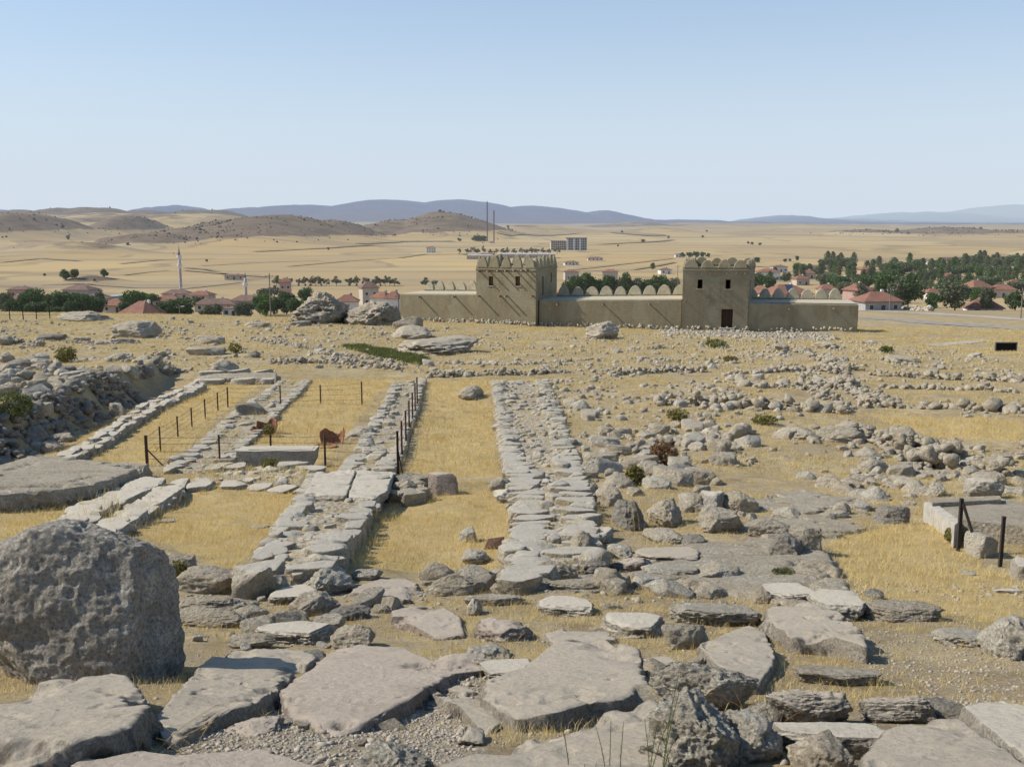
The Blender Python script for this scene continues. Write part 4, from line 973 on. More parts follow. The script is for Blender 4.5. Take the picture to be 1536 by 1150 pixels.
# gravel chips
gx, gy = [], []
for P, den in ((GRAVEL[0], 1100), (GRAVEL[1], 220), (GRAVEL[2], 50), (GRAVEL[3], 60), (wpoly([(0,880),(1536,880),(1536,1150),(0,1150)]), 60)):
    bx = [p[0] for p in P]; by = [p[1] for p in P]; n = int((max(bx)-min(bx))*(max(by)-min(by))*den); a = RNG.uniform(min(bx), max(bx), n); b = RNG.uniform(min(by), max(by), n); ok = inpoly(a, b, P)
    gx.append(a[ok]); gy.append(b[ok])
gx = np.concatenate(gx); gy = np.concatenate(gy)
PB = [rock_unit(1500+i, 1, 'boulder') for i in range(8)]
s_ = RNG.lognormal(math.log(.012), .5, len(gx)).clip(.005, .05)*np.where(gy > 12, 2.0, 1)
M['chips'] = simple('gravel chips', (.38, .325, .25), .95, .35, 25)
o = scatter('gravel', gx, gy, s_, PB, 'chips'); o['label'] = 'loose gravel chips on the bare patches in the foreground'; o['category'] = 'gravel'

# ------------------------------------------------------------------ grass
def grass(name, X, Y, hgt, blades, wid, label, mat='straw', spread=.07, lean=.5):
    n = len(X); nb = n*blades
    bx = np.repeat(X, blades)+RNG.normal(0, spread, nb); by = np.repeat(Y, blades)+RNG.normal(0, spread, nb)
    bz = CZ-H(bx, by)-.01; hh = np.repeat(hgt, blades)*RNG.uniform(.5, 1.15, nb)
    a = RNG.uniform(0, 2*math.pi, nb); ln = RNG.uniform(.1, lean, nb)*hh
    wx, wy = -np.sin(a)*wid/2, np.cos(a)*wid/2
    b = RNG.uniform(0, 2*math.pi, nb); lx, ly = np.cos(b)*ln, np.sin(b)*ln
    v0 = np.stack([bx-wx, by-wy, bz], -1); v1 = np.stack([bx+wx, by+wy, bz], -1)
    v2 = np.stack([bx+lx*.45+wx*.8, by+ly*.45+wy*.8, bz+hh*.6], -1); v3 = np.stack([bx+lx*.45-wx*.8, by+ly*.45-wy*.8, bz+hh*.6], -1); v4 = np.stack([bx+lx*1.2, by+ly*1.2, bz+hh], -1)
    V = np.stack([v0, v1, v2, v3, v4], 1).reshape(-1, 3); i = np.arange(nb)[:, None]*5
    Fc = (i[:, :, None]+np.array([[0, 1, 2], [0, 2, 3], [3, 2, 4]])[None]).reshape(-1, 3)
    me = np_mesh(name, V, Fc, False)
    t = me.attributes.new('tint', 'FLOAT', 'POINT'); t.data.foreach_set('value', np.repeat(RNG.random(nb), 5).astype(np.float32))
    o = link(name, me, M[mat]); return tag(o, label, 'grass', kind='stuff')
def gpts(y0, y1, den, umax=.62, thr=-.12):
    n = int((y1**2-y0**2)*umax*den); Y = np.sqrt(RNG.uniform(y0**2, y1**2, n)); X = RNG.uniform(-umax, umax, n)*Y
    room = np.zeros(n, bool)
    for P in ROOMS: room |= inpoly(X, Y, P)
    ok = (room & (fbm2(X/1.1, Y/1.1, 4, 18)+RNG.uniform(-.3, .3, n) > -.25)) | (fbm2(X/1.8, Y/1.8, 4, 88)+RNG.uniform(-.2, .2, n) > thr)
    for P in WALLPOLY+TOPS: 
        ok &= ~inpoly(X, Y, P)
    for P in GRAVEL: ok &= ~(inpoly(X, Y, P) & (RNG.random(n) < .85))
    return X[ok], Y[ok], room[ok]
a, b, r = gpts(5, 13, 110, thr=-.04); grass('dry_grass', a, b, RNG.uniform(.03, .11, len(a)), 7, .004, 'short dry straw grass between the foreground slabs', spread=.04, lean=.9)
a, b, r = gpts(13, 30, 62); grass('dry_grass', a, b, np.where(r, RNG.uniform(.04, .16, len(a))*(1+.6*fbm2(a/.8, b/.8, 3, 4)), RNG.uniform(.03, .12, len(a))), 7, .007, 'dry golden grass filling the near trenches', spread=.07, lean=.9)
a, b, r = gpts(30, 70, 20); grass('dry_grass', a, b, np.where(r, RNG.uniform(.06, .20, len(a))*(1+.7*fbm2(a/1.1, b/1.1, 3, 4)), RNG.uniform(.05, .15, len(a))), 7, .014, 'dry golden grass of the fenced rooms and the middle ground', spread=.11, lean=.8)
a, b, r = gpts(70, 165, 4.5); grass('dry_grass', a, b, RNG.uniform(.08, .28, len(a)), 6, .03, 'dry grass on the slope in front of the mudbrick wall', spread=.18, lean=.8)
for nm, P, lab in (('dry_grass', wpoly([(745, 866), (770, 790), (757, 700), (742, 610), (736, 568), (822, 568), (845, 620), (868, 680), (888, 740), (908, 832)]), 'tufts of dry grass growing between the wall stones'),):
    pass
gx, gy = [], []
for P in WALLPOLY[:8]:
    bx = [p[0] for p in P]; by = [p[1] for p in P]; n = int((max(bx)-min(bx))*(max(by)-min(by))*11); a = RNG.uniform(min(bx), max(bx), n); b = RNG.uniform(min(by), max(by), n); ok = inpoly(a, b, P) & (fbm2(a/1.2, b/1.2, 3, 8) > -.08); gx.append(a[ok]); gy.append(b[ok])
gx = np.concatenate(gx); gy = np.concatenate(gy); o = grass('dry_grass', gx, gy, RNG.uniform(.28, .42, len(gx)), 8, .01, 'tufts of dry grass growing between the wall stones', spread=.07)

# ------------------------------------------------------------------ bushes and weeds
def bush_px(x0, y0, x1, y1, mat, label, n=500, name='bush', leaf=.05, twigs=True, seed=1):
    rng = np.random.default_rng(seed); b = at((x0+x1)/2, y1); d = b.y*cp+(CZ-b.z)*sp_; W = (x1-x0)*d/F; Ht = (y1-y0)*d/F*.95
    root = empty(name, (b.x, b.y+W*.3, gz(b.x, b.y+W*.3))); tag(root, label, 'bush')
    mb = MB()
    for k in range(26):
        a = rng.uniform(0, 6.28); e = rng.uniform(.1, .5)*W; top = (math.cos(a)*e, math.sin(a)*e, Ht*rng.uniform(.6, 1))
        mb.tube([(0, 0, -.03), (top[0]*.4, top[1]*.4, top[2]*.5), top], .006+.004*Ht, 4, .003)
    mb.build('twigs', M['twig'] if mat == 'twig' else M['bark'], root)
    u = rng.normal(0, 1, (n, 3)); u /= np.linalg.norm(u, axis=1)[:, None]; rr = rng.uniform(.35, 1, n)**.6; cen = u*rr[:, None]*np.array([W/2, W/2, Ht/2])+np.array([0, 0, Ht*.5])
    cen *= (1+.25*fbm3(cen, 3/max(W, .2), 3, seed))[:, None]; cen[:, 2] = np.abs(cen[:, 2])
    a = rng.normal(0, 1, (n, 3)); a /= np.linalg.norm(a, axis=1)[:, None]; bb = np.cross(a, rng.normal(0, 1, (n, 3))); bb /= np.linalg.norm(bb, axis=1)[:, None]
    s = leaf*rng.uniform(.6, 1.4, n)[:, None]
    V = np.stack([cen-a*s-bb*s*.35, cen+a*s-bb*s*.35, cen+a*s+bb*s*.35, cen-a*s+bb*s*.35], 1).reshape(-1, 3); Fc = np.arange(n*4).reshape(-1, 4)
    link('leaves', np_mesh('leaves', V, Fc, False), M[mat], root); return root
bush_px(974, 662, 1020, 702, 'twig', 'rusty brown dry bush in the rubble field', 900, leaf=.05, seed=2)
bush_px(938, 695, 968, 728, 'bush_olive', 'olive yellow bush left of the rusty one', 600, leaf=.045, seed=3)
bush_px(78, 520, 112, 544, 'bush_olive', 'round yellow green bush on the left slope', 500, leaf=.08, seed=4)
bush_px(1058, 508, 1092, 522, 'bush_green', 'low green bush in front of the right tower', 400, leaf=.10, seed=5)
bush_px(1086, 534, 1108, 544, 'bush_olive', 'small olive bush right of the centre', 250, leaf=.08, seed=6)
bush_px(1322, 519, 1340, 530, 'bush_green', 'small green bush on the slope right of the mudbrick wall', 250, leaf=.09, seed=7)
bush_px(340, 514, 362, 530, 'bush_olive', 'small yellowish bush below the crest', 300, leaf=.08, seed=8)
bush_px(-20, 585, 40, 628, 'bush_green', 'green bush in the shade of the terrace at the left edge', 700, leaf=.07, seed=9)
bush_px(1000, 612, 1035, 632, 'bush_olive', 'low olive weed at the left end of the thick dark rubble wall', 350, leaf=.06, seed=10)
bush_px(1130, 622, 1170, 638, 'bush_olive', 'low weed under the thick dark rubble wall', 350, leaf=.06, seed=11)
bush_px(252, 838, 282, 872, 'bush_olive', 'yellow flowered weed at the squared block behind the giant boulder', 500, leaf=.02, seed=12)
bush_px(388, 686, 420, 706, 'bush_olive', 'dry yellowish weed in front of the stone trough', 350, leaf=.04, seed=13)
bush_px(1420, 790, 1450, 818, 'bush_olive', 'dry yellow weed at the foot of the leaning iron posts', 400, leaf=.035, seed=14)
bush_px(392, 634, 412, 656, 'bush_olive', 'dry weed in front of the upright terracotta shard', 260, leaf=.04, seed=15)
bush_px(1160, 852, 1195, 866, 'bush_green', 'small green weed patch on the stones', 300, leaf=.02, seed=16)
# green weeds patch (stuff)
P = wpoly([(515, 520), (545, 518), (640, 538), (632, 548), (560, 534)]); bx = [p[0] for p in P]; by = [p[1] for p in P]
a = RNG.uniform(min(bx), max(bx), 5000); b = RNG.uniform(min(by), max(by), 5000); ok = inpoly(a, b, P); o = grass('green_weeds', a[ok], b[ok], RNG.uniform(.12, .38, ok.sum()), 9, .05, 'patch of green weeds on the slope above the fenced rooms', 'bush_green', .2); o['category'] = 'weeds'
# green stalks at the bottom edge
def stalks(x, ybase, n, hgt, spread, label, mat, seed, leaf=.012, lean=.12, nm='weed_stalks'):
    rng = random.Random(seed); b = at(x, ybase); root = empty(nm, b); tag(root, label, 'weed'); st = MB(); lf = MB()
    for k in range(n):
        x0, y0 = rng.uniform(-spread, spread), rng.uniform(-.1, .1); h = hgt*rng.uniform(.55, 1); lx, ly = rng.uniform(-lean, lean)*h*2, rng.uniform(-lean, lean)*h
        pts = [(x0+lx*t*t, y0+ly*t*t, h*t-.05) for t in (0, .25, .5, .75, 1)]
        st.tube(pts, .003, 5, .0012)
        m = int(h/.012)
        for i in range(m):
            t = .15+.85*i/m; p = Vector((x0+lx*t*t, y0+ly*t*t, h*t-.05)); a = rng.uniform(0, 6.28); L = leaf*(1.3-.7*t); d = Vector((math.cos(a), math.sin(a), .9)).normalized(); s = Vector((-math.sin(a), math.cos(a), 0))*L*.28
            lf.add([p-s, p+s, p+d*L+s*.3, p+d*L-s*.3], [(0, 1, 2, 3)])
    st.build('stems', M[mat], root); lf.build('leaves', M[mat], root); return root
stalks(885, 1190, 5, .42, .12, 'left clump of thin green stalks at the bottom edge', 'bush_green', 1)
stalks(970, 1195, 8, .62, .14, 'right clump of tall green stalks at the bottom edge', 'bush_green', 2)
stalks(1135, 1092, 10, .30, .14, 'dry reddish branching weed between the boulders at the lower right', 'twig', 3, .01, .8)
stalks(250, 1128, 9, .26, .16, 'dry pale stalks at the corner of the bottom left slab', 'straw', 4, .006, .9)
stalks(1010, 1110, 4, .35, .1, 'thin stalks before the tall lichened boulder', 'straw', 5, .005, .4)
stalks(965, 800, 10, .8, .35, 'dry upright stalks in front of the dark boulders', 'straw', 6, .02, .2)

# ------------------------------------------------------------------ stone trough, shards, metal fragment
def trough():
    a = at(355, 704); b = at(462, 704); d = a.y; W = (b.x-a.x); Ht = 31*d/F
    root = empty('stone_trough', ((a.x+b.x)/2, a.y+.35, gz((a.x+b.x)/2, a.y+.3))); tag(root, 'long pale carved stone trough block beside the fence', 'stone trough')
    bm = bmesh.new(); prof = [(-.5, 1.0), (.5, 1.02), (.5, .80), (.485, .45), (.44, .12), (.40, -.1), (-.40, -.1), (-.43, .3), (-.46, .62), (-.5, .74)]
    f = [bm.verts.new((x*W, -.36, z*Ht)) for x, z in prof]; g = [bm.verts.new((x*W, .36, z*Ht)) for x, z in prof]
    bm.faces.new(f); bm.faces.new(g[::-1])
    for i in range(len(prof)): j = (i+1) % len(prof); bm.faces.new((f[j], f[i], g[i], g[j]))
    bmesh.ops.recalc_face_normals(bm, faces=bm.faces); bmesh.ops.triangulate(bm, faces=[q for q in bm.faces if len(q.verts) > 4])
    bmesh.ops.subdivide_edges(bm, edges=bm.edges, cuts=3, use_grid_fill=True)
    bmesh.ops.triangulate(bm, faces=bm.faces)
    me = bpy.data.meshes.new('block'); 
    for v in bm.verts:
        n = float(noise3(v.co.x*3, v.co.y*3, v.co.z*3, 4)); v.co += Vector((n*.02, n*.02, n*.015))
    bm.to_mesh(me); bm.free(); link('block', me, M['slab_pale'], root)
    mb = MB(); mb.box((.05*W, 0, Ht*1.02), (W*.82, .40, .02)); mb.build('worn_top', M['slab_pale'], root)
trough()
def pithos(cx, yb, wpx, hpx, label, seed, lying=False):
    """broken storage jar: curved shell segments with a rim"""
    rng = random.Random(seed); b = at(cx, yb); d = b.y*cp+(CZ-b.z)*sp_; R = wpx*d/F/2; Ht = hpx*d/F
    root = empty('jar_shard', (b.x, b.y+R*.5, gz(b.x, b.y+R*.5))); tag(root, label, 'broken jar')
    V, Fc = [], []; n = 26; m = 8; a0, a1 = (math.pi*.05, math.pi*1.05) if not lying else (0, 2*math.pi)
    for k, (off, sg) in enumerate(((0, 1), (.035, -1))):
        for i in range(n+1):
            a = a0+(a1-a0)*i/n; top = Ht*(.78+.30*float(noise2(i*.22, seed))) if not lying else Ht*(.25+.08*float(noise2(i*.6, seed)))
            for j in range(m+1):
                t = j/m; r = (R-off)*(.82+.22*math.sin(t*2.2))
                V.append((r*math.cos(a), r*math.sin(a)*.9, top*t-.03))
    w_ = m+1; o2 = (n+1)*w_
    for i in range(n):
        for j in range(m):
            q = [i*w_+j, i*w_+j+1, (i+1)*w_+j+1, (i+1)*w_+j]; Fc.append(q); Fc.append([o2+x for x in q[::-1]])
        Fc.append([i*w_+m, o2+i*w_+m, o2+(i+1)*w_+m, (i+1)*w_+m])
    for i in (0, n):
        for j in range(m): Fc.append([i*w_+j, i*w_+j+1, o2+i*w_+j+1, o2+i*w_+j])
    link('shell', np_mesh('shell', V, Fc), M['terracotta'], root)
    mb = MB(); mb.tube([((R+.01)*math.cos(a0+(a1-a0)*i/16), (R+.01)*.9*math.sin(a0+(a1-a0)*i/16), Ht*(.18 if lying else .5)) for i in range(17)], .02, 6); mb.build('raised_band', M['terracotta'], root, smooth=True)
pithos(399, 652, 30, 25, 'upright curved terracotta jar shard standing in the fenced grass', 3)
pithos(384, 652, 18, 12, 'small low terracotta shard left of the upright one', 5)
pithos(497, 668, 36, 26, 'broken terracotta jar half buried beside the inner wall', 7)
pithos(486, 672, 34, 14, 'round rim of a sunken terracotta jar beside the fence', 9, True)
b = at(741, 824); root = empty('rusty_fragment', b); tag(root, 'thin rusty triangular metal fragment lying in the near trench', 'metal fragment')
mb = MB(); s = b.y/F; mb.add([(-16*s, 0, 0), (14*s, .05, .02), (16*s, .25, .16), (-10*s, .3, .1), (-16*s, 0, -.03), (14*s, .05, -.01), (16*s, .25, .13), (-10*s, .3, .07)], [(0, 1, 2, 3), (7, 6, 5, 4), (0, 4, 5, 1), (1, 5, 6, 2), (2, 6, 7, 3), (3, 7, 4, 0)]); mb.build('sheet', M['rust'], root)
MB().tube([(-16*s, 0, .01), (14*s, .05, .03)], .012, 5).build('folded_edge', M['rust'], root)

# ------------------------------------------------------------------ fences
def post_at(px, py, top):
    p = at(px, py); d = p.y*cp+(CZ-p.z)*sp_; return p, (py-top)*d/F*.99
def fence(posts, label, brace=None, wires=(.25, .5, .75, .95)):
    P = [post_at(*q) for q in posts]; o0 = P[0][0]; root = empty('wire_fence', o0); tag(root, label, 'fence')
    for p, h in P:
        q = p-o0; mb = MB(); mb.box((q.x, q.y, q.z+h/2-.05), (.055, .055, h+.1), .4); mb.box((q.x, q.y, q.z+h+.004), (.065, .065, .012), .4); mb.build('post', M['rust'], root)
    for w_ in wires:
        mb = MB(); pts = []
        for (a, ha), (b, hb) in zip(P[:-1], P[1:]):
            for t in (0, .33, .66): q = a.lerp(b, t)-o0; pts.append((q.x, q.y-.03, q.z+(ha+(hb-ha)*t)*w_-.03*math.sin(t*3.14)))
        q = P[-1][0]-o0; pts.append((q.x, q.y-.03, q.z+P[-1][1]*w_)); mb.tube(pts, .0055, 4); mb.build('wire', M['iron'], root)
    if brace:
        p, h = P[brace[0]]; q = p-o0; MB().tube([(q.x, q.y, q.z+h*.6), (q.x+brace[1], q.y+.1, q.z-.02)], .022, 6).build('brace', M['rust'], root)
fence([(220,699,652),(241,678,639),(267,655,624),(288,641,611),(308,628,598),(327,616,588),(342,611,580)], 'left run of the wire fence with seven rusty posts along the grass', (0, .5))
fence([(222,699,652),(330,697,651),(407,694,651),(488,699,650),(597,711,645)], 'front run of the wire fence passing behind and beside the stone trough')
fence([(597,711,645),(603,690,630),(609,670,615),(614,652,600),(619,637,588),(623,624,574),(626,614,565)], 'right run of the wire fence seen almost end on along the inner wall', (0, .12))
fence([(342,611,580),(421,610,578),(481,606,577),(543,608,572)], 'far run of the wire fence across the back of the enclosure')

# right foreground: concrete ledge, posts, column base
def ledge():
    o0 = at(1440, 800); root = empty('concrete_ledge', o0); tag(root, 'raised pale concrete ledge at the right edge with a low parapet along its back', 'ledge')
    def prism(pts, lift, thick, nm, mat):
        T = [at(a, b, lift)-o0 for a, b in pts]; V = [tuple(p) for p in T]+[(p.x, p.y, p.z-thick) for p in T]; n = len(T)
        mb = MB().add(V, [tuple(range(n)), tuple(range(2*n-1, n-1, -1))]+[(i, i+n, (i+1) % n+n, (i+1) % n) for i in range(n)]); return mb.build(nm, M[mat], root)
    prism([(1399, 750), (1500, 747), (1580, 762), (1580, 794), (1500, 786), (1438, 778)], .36, .75, 'platform', 'rock')
    prism([(1393, 747), (1500, 743), (1502, 749), (1399, 754)], .46, .7, 'back_parapet', 'rock')
    prism([(1386, 753), (1399, 751), (1440, 781), (1432, 787)], .42, .8, 'sloping_kerb', 'concrete')
ledge()
def column_base():
    b = at(1482, 838); d = b.y; R = 22*d/F; h = 36*d/F; root = empty('column_base', (b.x, b.y+R, gz(b.x, b.y+R))); tag(root, 'weathered round column stump between the iron posts at the right', 'column stump')
    V, Fc = rock_unit(77, 4, 'block', .7); MBR = np_mesh('drum', V*np.array([R*2, R*1.9, h]), Fc); link('drum', MBR, M['rock_white'], root)
column_base()
rock_px('stone_block', 1510, 822, 1560, 870, .6, 'block', 'slab_pale', 'pale tilted block at the right edge beside the column stump', 'stone block', rough=.6)
rock_px('stone_slab', 1490, 880, 1532, 890, .12, 'slab', 'slab_pale', 'narrow pale plank like stone in the right hand grass', 'stone slab', rough=.3, n=4)
p, h = post_at(1437, 826, 744); root = empty('braced_post', p); tag(root, 'iron post with a leaning brace forming a narrow A in front of the concrete ledge', 'post')
MB().box((0, 0, h/2-.05), (.055, .055, h+.1)).build('post', M['iron'], root); MB().tube([(.02, -.03, h*.9), (.30, -.25, -.12)], .026, 6).build('brace', M['iron'], root)
MB().box((.12, 0, .12), (.26, .03, .05)).build('foot_rail', M['rust'], root)
p, h = post_at(1500, 850, 772); root = empty('iron_post', p); tag(root, 'single straight iron post before the column stump at the right', 'post')
MB().box((0, 0, h/2-.05), (.05, .05, h+.1)).build('post', M['iron'], root); MB().box((0, 0, h+.005), (.06, .06, .014)).build('cap', M['rust'], root)
# dark board on the slope at right
b = at(1508, 528); d = b.y; root = empty('information_board', (b.x, b.y, gz(b.x, b.y))); tag(root, 'low dark rectangular information board on the slope at the right edge', 'board')
s = d/F; mb = MB(); mb.box((0, 0, 8*s), (31*s, .12, 12*s)); mb.build('panel', M['black'], root)
mb = MB(); mb.box((0, -.02, 14.4*s), (32.5*s, .16, .10)); mb.box((0, -.02, 1.7*s), (32.5*s, .16, .10)); mb.box((-15.9*s, -.02, 8*s), (.10, .16, 12.7*s)); mb.box((15.9*s, -.02, 8*s), (.10, .16, 12.7*s)); mb.build('frame', M['leadish'] if 'leadish' in M else M['pole'], root)
for sx in (-12, 12): MB().box((sx*s, .05, .3*s), (.12, .12, 3*s)).build('leg', M['iron'], root)

# ------------------------------------------------------------------ mudbrick fortification
def fort():
    root = empty('mudbrick_fortress_wall', (3.85, 144.2, gz(3.85, 144.2))); tag(root, 'reconstructed mudbrick city wall with two towers and rounded battlements', 'fortress wall'); org = root.location.copy()
    def pl(px, Y): return Vector(((px-PX)/F*(Y*cp+14.5*sp_), Y, 0))
    SA, SB, SC = .42, .26, .12
    P0 = pl(600, 152.0)
    def nxt(p, px, s):
        Y = p.y
        for _ in range(20): X = (px-PX)/F*(Y*cp+14.5*sp_); Y = p.y-s*(X-p.x)
        return Vector((X, Y, 0))
    P1 = nxt(P0, 720, SA); P2 = nxt(P1, 808, SA); P3 = nxt(P2, 1022, SB); P4 = nxt(P3, 1120, SC); P5 = nxt(P4, 1286, SC)
    def zrow(row, p): return CZ-trow(row)*p.y
    def slabgeo(pts_bottom, z0s, z1s, name, mat, parent, bevel=.10):
        n = len(pts_bottom); V = [(p.x-org.x, p.y-org.y, z-org.z) for p, z in zip(pts_bottom, z0s)]+[(p.x-org.x, p.y-org.y, z-org.z) for p, z in zip(pts_bottom, z1s)]
        Fc = [tuple(range(n))[::-1], tuple(range(n, 2*n))]+[(i, (i+1) % n, (i+1) % n+n, i+n) for i in range(n)]
        me = bpy.data.meshes.new(name); me.from_pydata(V, [], Fc); me.update()
        bm = bmesh.new(); bm.from_mesh(me); bmesh.ops.recalc_face_normals(bm, faces=bm.faces); bm.to_mesh(me); bm.free()
        o = link(name, me, M[mat], parent)
        return o
    def soften(o, wd=.10):
        m = o.modifiers.new('b', 'BEVEL'); m.width = wd; m.segments = 3; m.limit_method = 'ANGLE'; m.angle_limit = math.radians(50)
    def back(a, b, D):       # outward (far) normal offset
        d = (b-a).normalized(); return Vector((-d.y, d.x, 0))*D
    def merlon(c, dirv, wd, ht, th, z, parent, mat='mud'):
        wd *= random.uniform(.82, 1.0); ht *= random.uniform(.84, 1.08); c = c+dirv.normalized()*random.uniform(-.06, .06); V = []; n = 14; prof = [(-.5, -.12), (-.5, 0)]
        for i in range(n+1):
            t = -1+2*i/n; x = t*.47; prof.append((x, (max(0, 1-abs(t)**2.1))**.72*(.97)+.03))
        prof += [(.5, 0), (.5, -.12)]
        d = dirv.normalized(); nn = Vector((-d.y, d.x, 0)); m_ = len(prof)
        for s in (-.5, .5):
            for (x, y) in prof:
                thk = th*1.35*(1-.62*max(0, y)); p = c+d*x*wd+nn*s*thk; V.append((p.x-org.x, p.y-org.y, z+y*ht-org.z))  # taper shaped to lean the faces upward so they catch more sun
        Fc = [tuple(range(m_)), tuple(range(2*m_-1, m_-1, -1))]+[(i, i+m_, i+1+m_, i+1) for i in range(m_-1)]+[(m_-1, 2*m_-1, m_, 0)]
        me = bpy.data.meshes.new('merlon'); me.from_pydata(V, [], Fc); me.update()
        bm = bmesh.new(); bm.from_mesh(me); bmesh.ops.recalc_face_normals(bm, faces=bm.faces); bm.to_mesh(me); bm.free()
        o = link('merlon', me, M[mat], parent); m = o.modifiers.new('b', 'BEVEL'); m.width = .07; m.segments = 2; m.limit_method = 'ANGLE'; m.angle_limit = math.radians(50)
        return o
    def beam(p, nrm, z, ln, parent, r=.085):
        d = -nrm; a = Vector((p.x-org.x, p.y-org.y, z-org.z))
        o = MB().tube([a-d*.3, a+d*ln*.5, a+d*ln], r, 8).build('beam_end', M['log'], parent, smooth=False)
        MB().tube([a+d*ln, a+d*(ln+.012)], r*.92, 8).build('cut_face', M['logend'], o)
    # curtain walls
    DW = 8.0
    def curtain(a, b, rt0, rt1, rb0, rb1, mer_px, beams, sp):
        nb = back(a, b, DW); z1a, z1b = zrow(rt0, a), zrow(rt1, b)
        pts = [a, b, b+nb, a+nb]
        zb = [gz(q.x, q.y)-.8 for q in pts]
        o = slabgeo(pts, zb, [z1a, z1b, z1b, z1a], 'curtain_wall', 'mud', root); soften(o, .14)
        i_ = back(a, b, .25); t = slabgeo([a+i_, b+i_, b+nb-i_, a+nb-i_], [z1a+.003]*4, [z1a+.05, z1b+.05, z1b+.05, z1a+.05], 'wall_walk', 'mudtop', o)
        L = (b-a).length; pb = back(a, b, DW-.35)
        par = slabgeo([a+pb-back(a, b, .3)+(b-a)*mer_px[0], b+pb-back(a, b, .3)-(b-a)*(1-mer_px[1]), b+pb+back(a, b, .3)-(b-a)*(1-mer_px[1]), a+pb+back(a, b, .3)+(b-a)*mer_px[0]], [z1a+.04]*2+[z1b+.04]*2, [z1a+.32, z1b+.32, z1b+.32, z1a+.32], 'parapet', 'mud', o); soften(par, .05)
        n = mer_px[2]; w_ = (mer_px[1]-mer_px[0])*L/n
        for i in range(n):
            f = mer_px[0]+(i+.5)*(mer_px[1]-mer_px[0])/n; c = a+(b-a)*f+pb
            merlon(c, b-a, w_*1.02, 1.32, .6, z1a+(z1b-z1a)*f+.30, o, 'mudlit')
        nn = back(a, b, 1)
        for f, row in beams: p = a+(b-a)*f; beam(p, nn, zrow(row, p), .95, o, .11)
        return o
    curtain(P0, P1, 441, 441.5, 480, 484, (.02, 1.0, 7), [(.27, 445.5), (.70, 445)], 0)
    curtain(P2, P3, 450.5, 449, 0, 0, (.05, 1.0, 9), [(.14, 456), (.46, 456), (.78, 455.5)], 0)
    curtain(P4, P5, 454, 457, 0, 0, (.02, .95, 7), [(.37, 463), (.77, 462.5)], 0)
    # towers
    def cutbox(c, dirv, wd, dp, z0, z1):
        d = dirv.normalized(); n = Vector((-d.y, d.x, 0)); V = []
        for z in (z0, z1):
            for sx, sy in ((-1, -1), (1, -1), (1, 1), (-1, 1)): p = c+d*sx*wd/2+n*sy*dp/2; V.append((p.x-org.x, p.y-org.y, z-org.z))
        me = bpy.data.meshes.new('c'); me.from_pydata(V, [], [(3, 2, 1, 0), (4, 5, 6, 7), (0, 1, 5, 4), (1, 2, 6, 5), (2, 3, 7, 6), (3, 0, 4, 7)]); me.update(); return me
    def cut(o, cutters):
        tmp = []
        for me in cutters:
            c = bpy.data.objects.new('c', me); COL.objects.link(c); c.parent = root; tmp.append(c)
            m = o.modifiers.new('x', 'BOOLEAN'); m.operation = 'DIFFERENCE'; m.object = c; m.solver = 'EXACT'
        bpy.context.view_layer.update(); dg = bpy.context.evaluated_depsgraph_get(); me = bpy.data.meshes.new_from_object(o.evaluated_get(dg)); o.modifiers.clear(); o.data = me
        for c in tmp: bpy.data.objects.remove(c, do_unlink=True)
    def tower(a, b, sidev, D, fwd, rtop, rledge, nf, ns, beams, windows, door, sidewins):
        f = -back(a, b, fwd); A, B = a+f, b+f
        C_, D_ = B+sidev*(D+fwd), A+sidev*(D+fwd)
        zt, zl = zrow(rtop, A), zrow(rledge, A); pts = [A, B, C_, D_]; zb = [gz(q.x, q.y)-.8 for q in pts]
        o = slabgeo(pts, zb, [zl]*4, 'tower', 'mud', root)
        dd = B-A; L = dd.length; nn = back(a, b, 1); cs = []
        for (fx, w_, r0, r1) in windows:
            p = A+dd*fx; cs.append(cutbox(p, dd, w_, 3.2, zrow(r1, A), zrow(r0, A)))
        zf = zrow(windows[0][3], A)-1.0; ctr = (A+B+C_+D_)/4
        cs.append(cutbox(ctr, dd, L-2.0, D-1.4, zf, zl-.5))
        for (fx, w_, r0, r1) in windows:
            p = D_+(C_-D_)*(fx+.03); cs.append(cutbox(p, dd, w_*1.4, 3.2, zf+.9, zf+2.6))
        for (fs, w_, r0, r1) in sidewins:
            p = B+(C_-B)*fs; cs.append(cutbox(p, C_-B, w_, 2.6, zrow(r1, p), zrow(r0, p)))
        if door: p = A+dd*door[0]; cs.append(cutbox(p, dd, door[1], 1.6, zrow(door[3], A), zrow(door[2], A)))
        cut(o, cs); soften(o, .06); o.data.materials.clear(); o.data.materials.append(M['mud'])
        # ledge course
        e = .10; cx = ctr
        lp = [q+(q-cx)*(.10/ (q-cx).length*1.4) for q in pts]
        k = slabgeo(lp, [zl-.12]*4, [zl+.10]*4, 'string_course', 'mud', o); soften(k, .05)
        # parapet
        def side(p, q, n, nm=True):
            d = (q-p).normalized(); inw = Vector((-d.y, d.x, 0))*.22
            s = slabgeo([p, q, q+inw*2, p+inw*2], [zl+.09]*4, [zl+.42]*4, 'parapet', 'mud', o)
            w_ = (q-p).length/n
            for i in range(n): merlon(p+(q-p)*((i+.5)/n)+inw, q-p, w_*.97, zt-zl-.38, .46, zl+.38, o)
        side(A, B, nf); side(B, C_, ns); side(C_, D_, nf); side(D_, A, ns)
        for fx, row in beams: p = A+dd*fx; beam(p, nn, zrow(row, p), 1.0 if fwd > .5 else .5, o, .115 if fwd > .5 else .085)
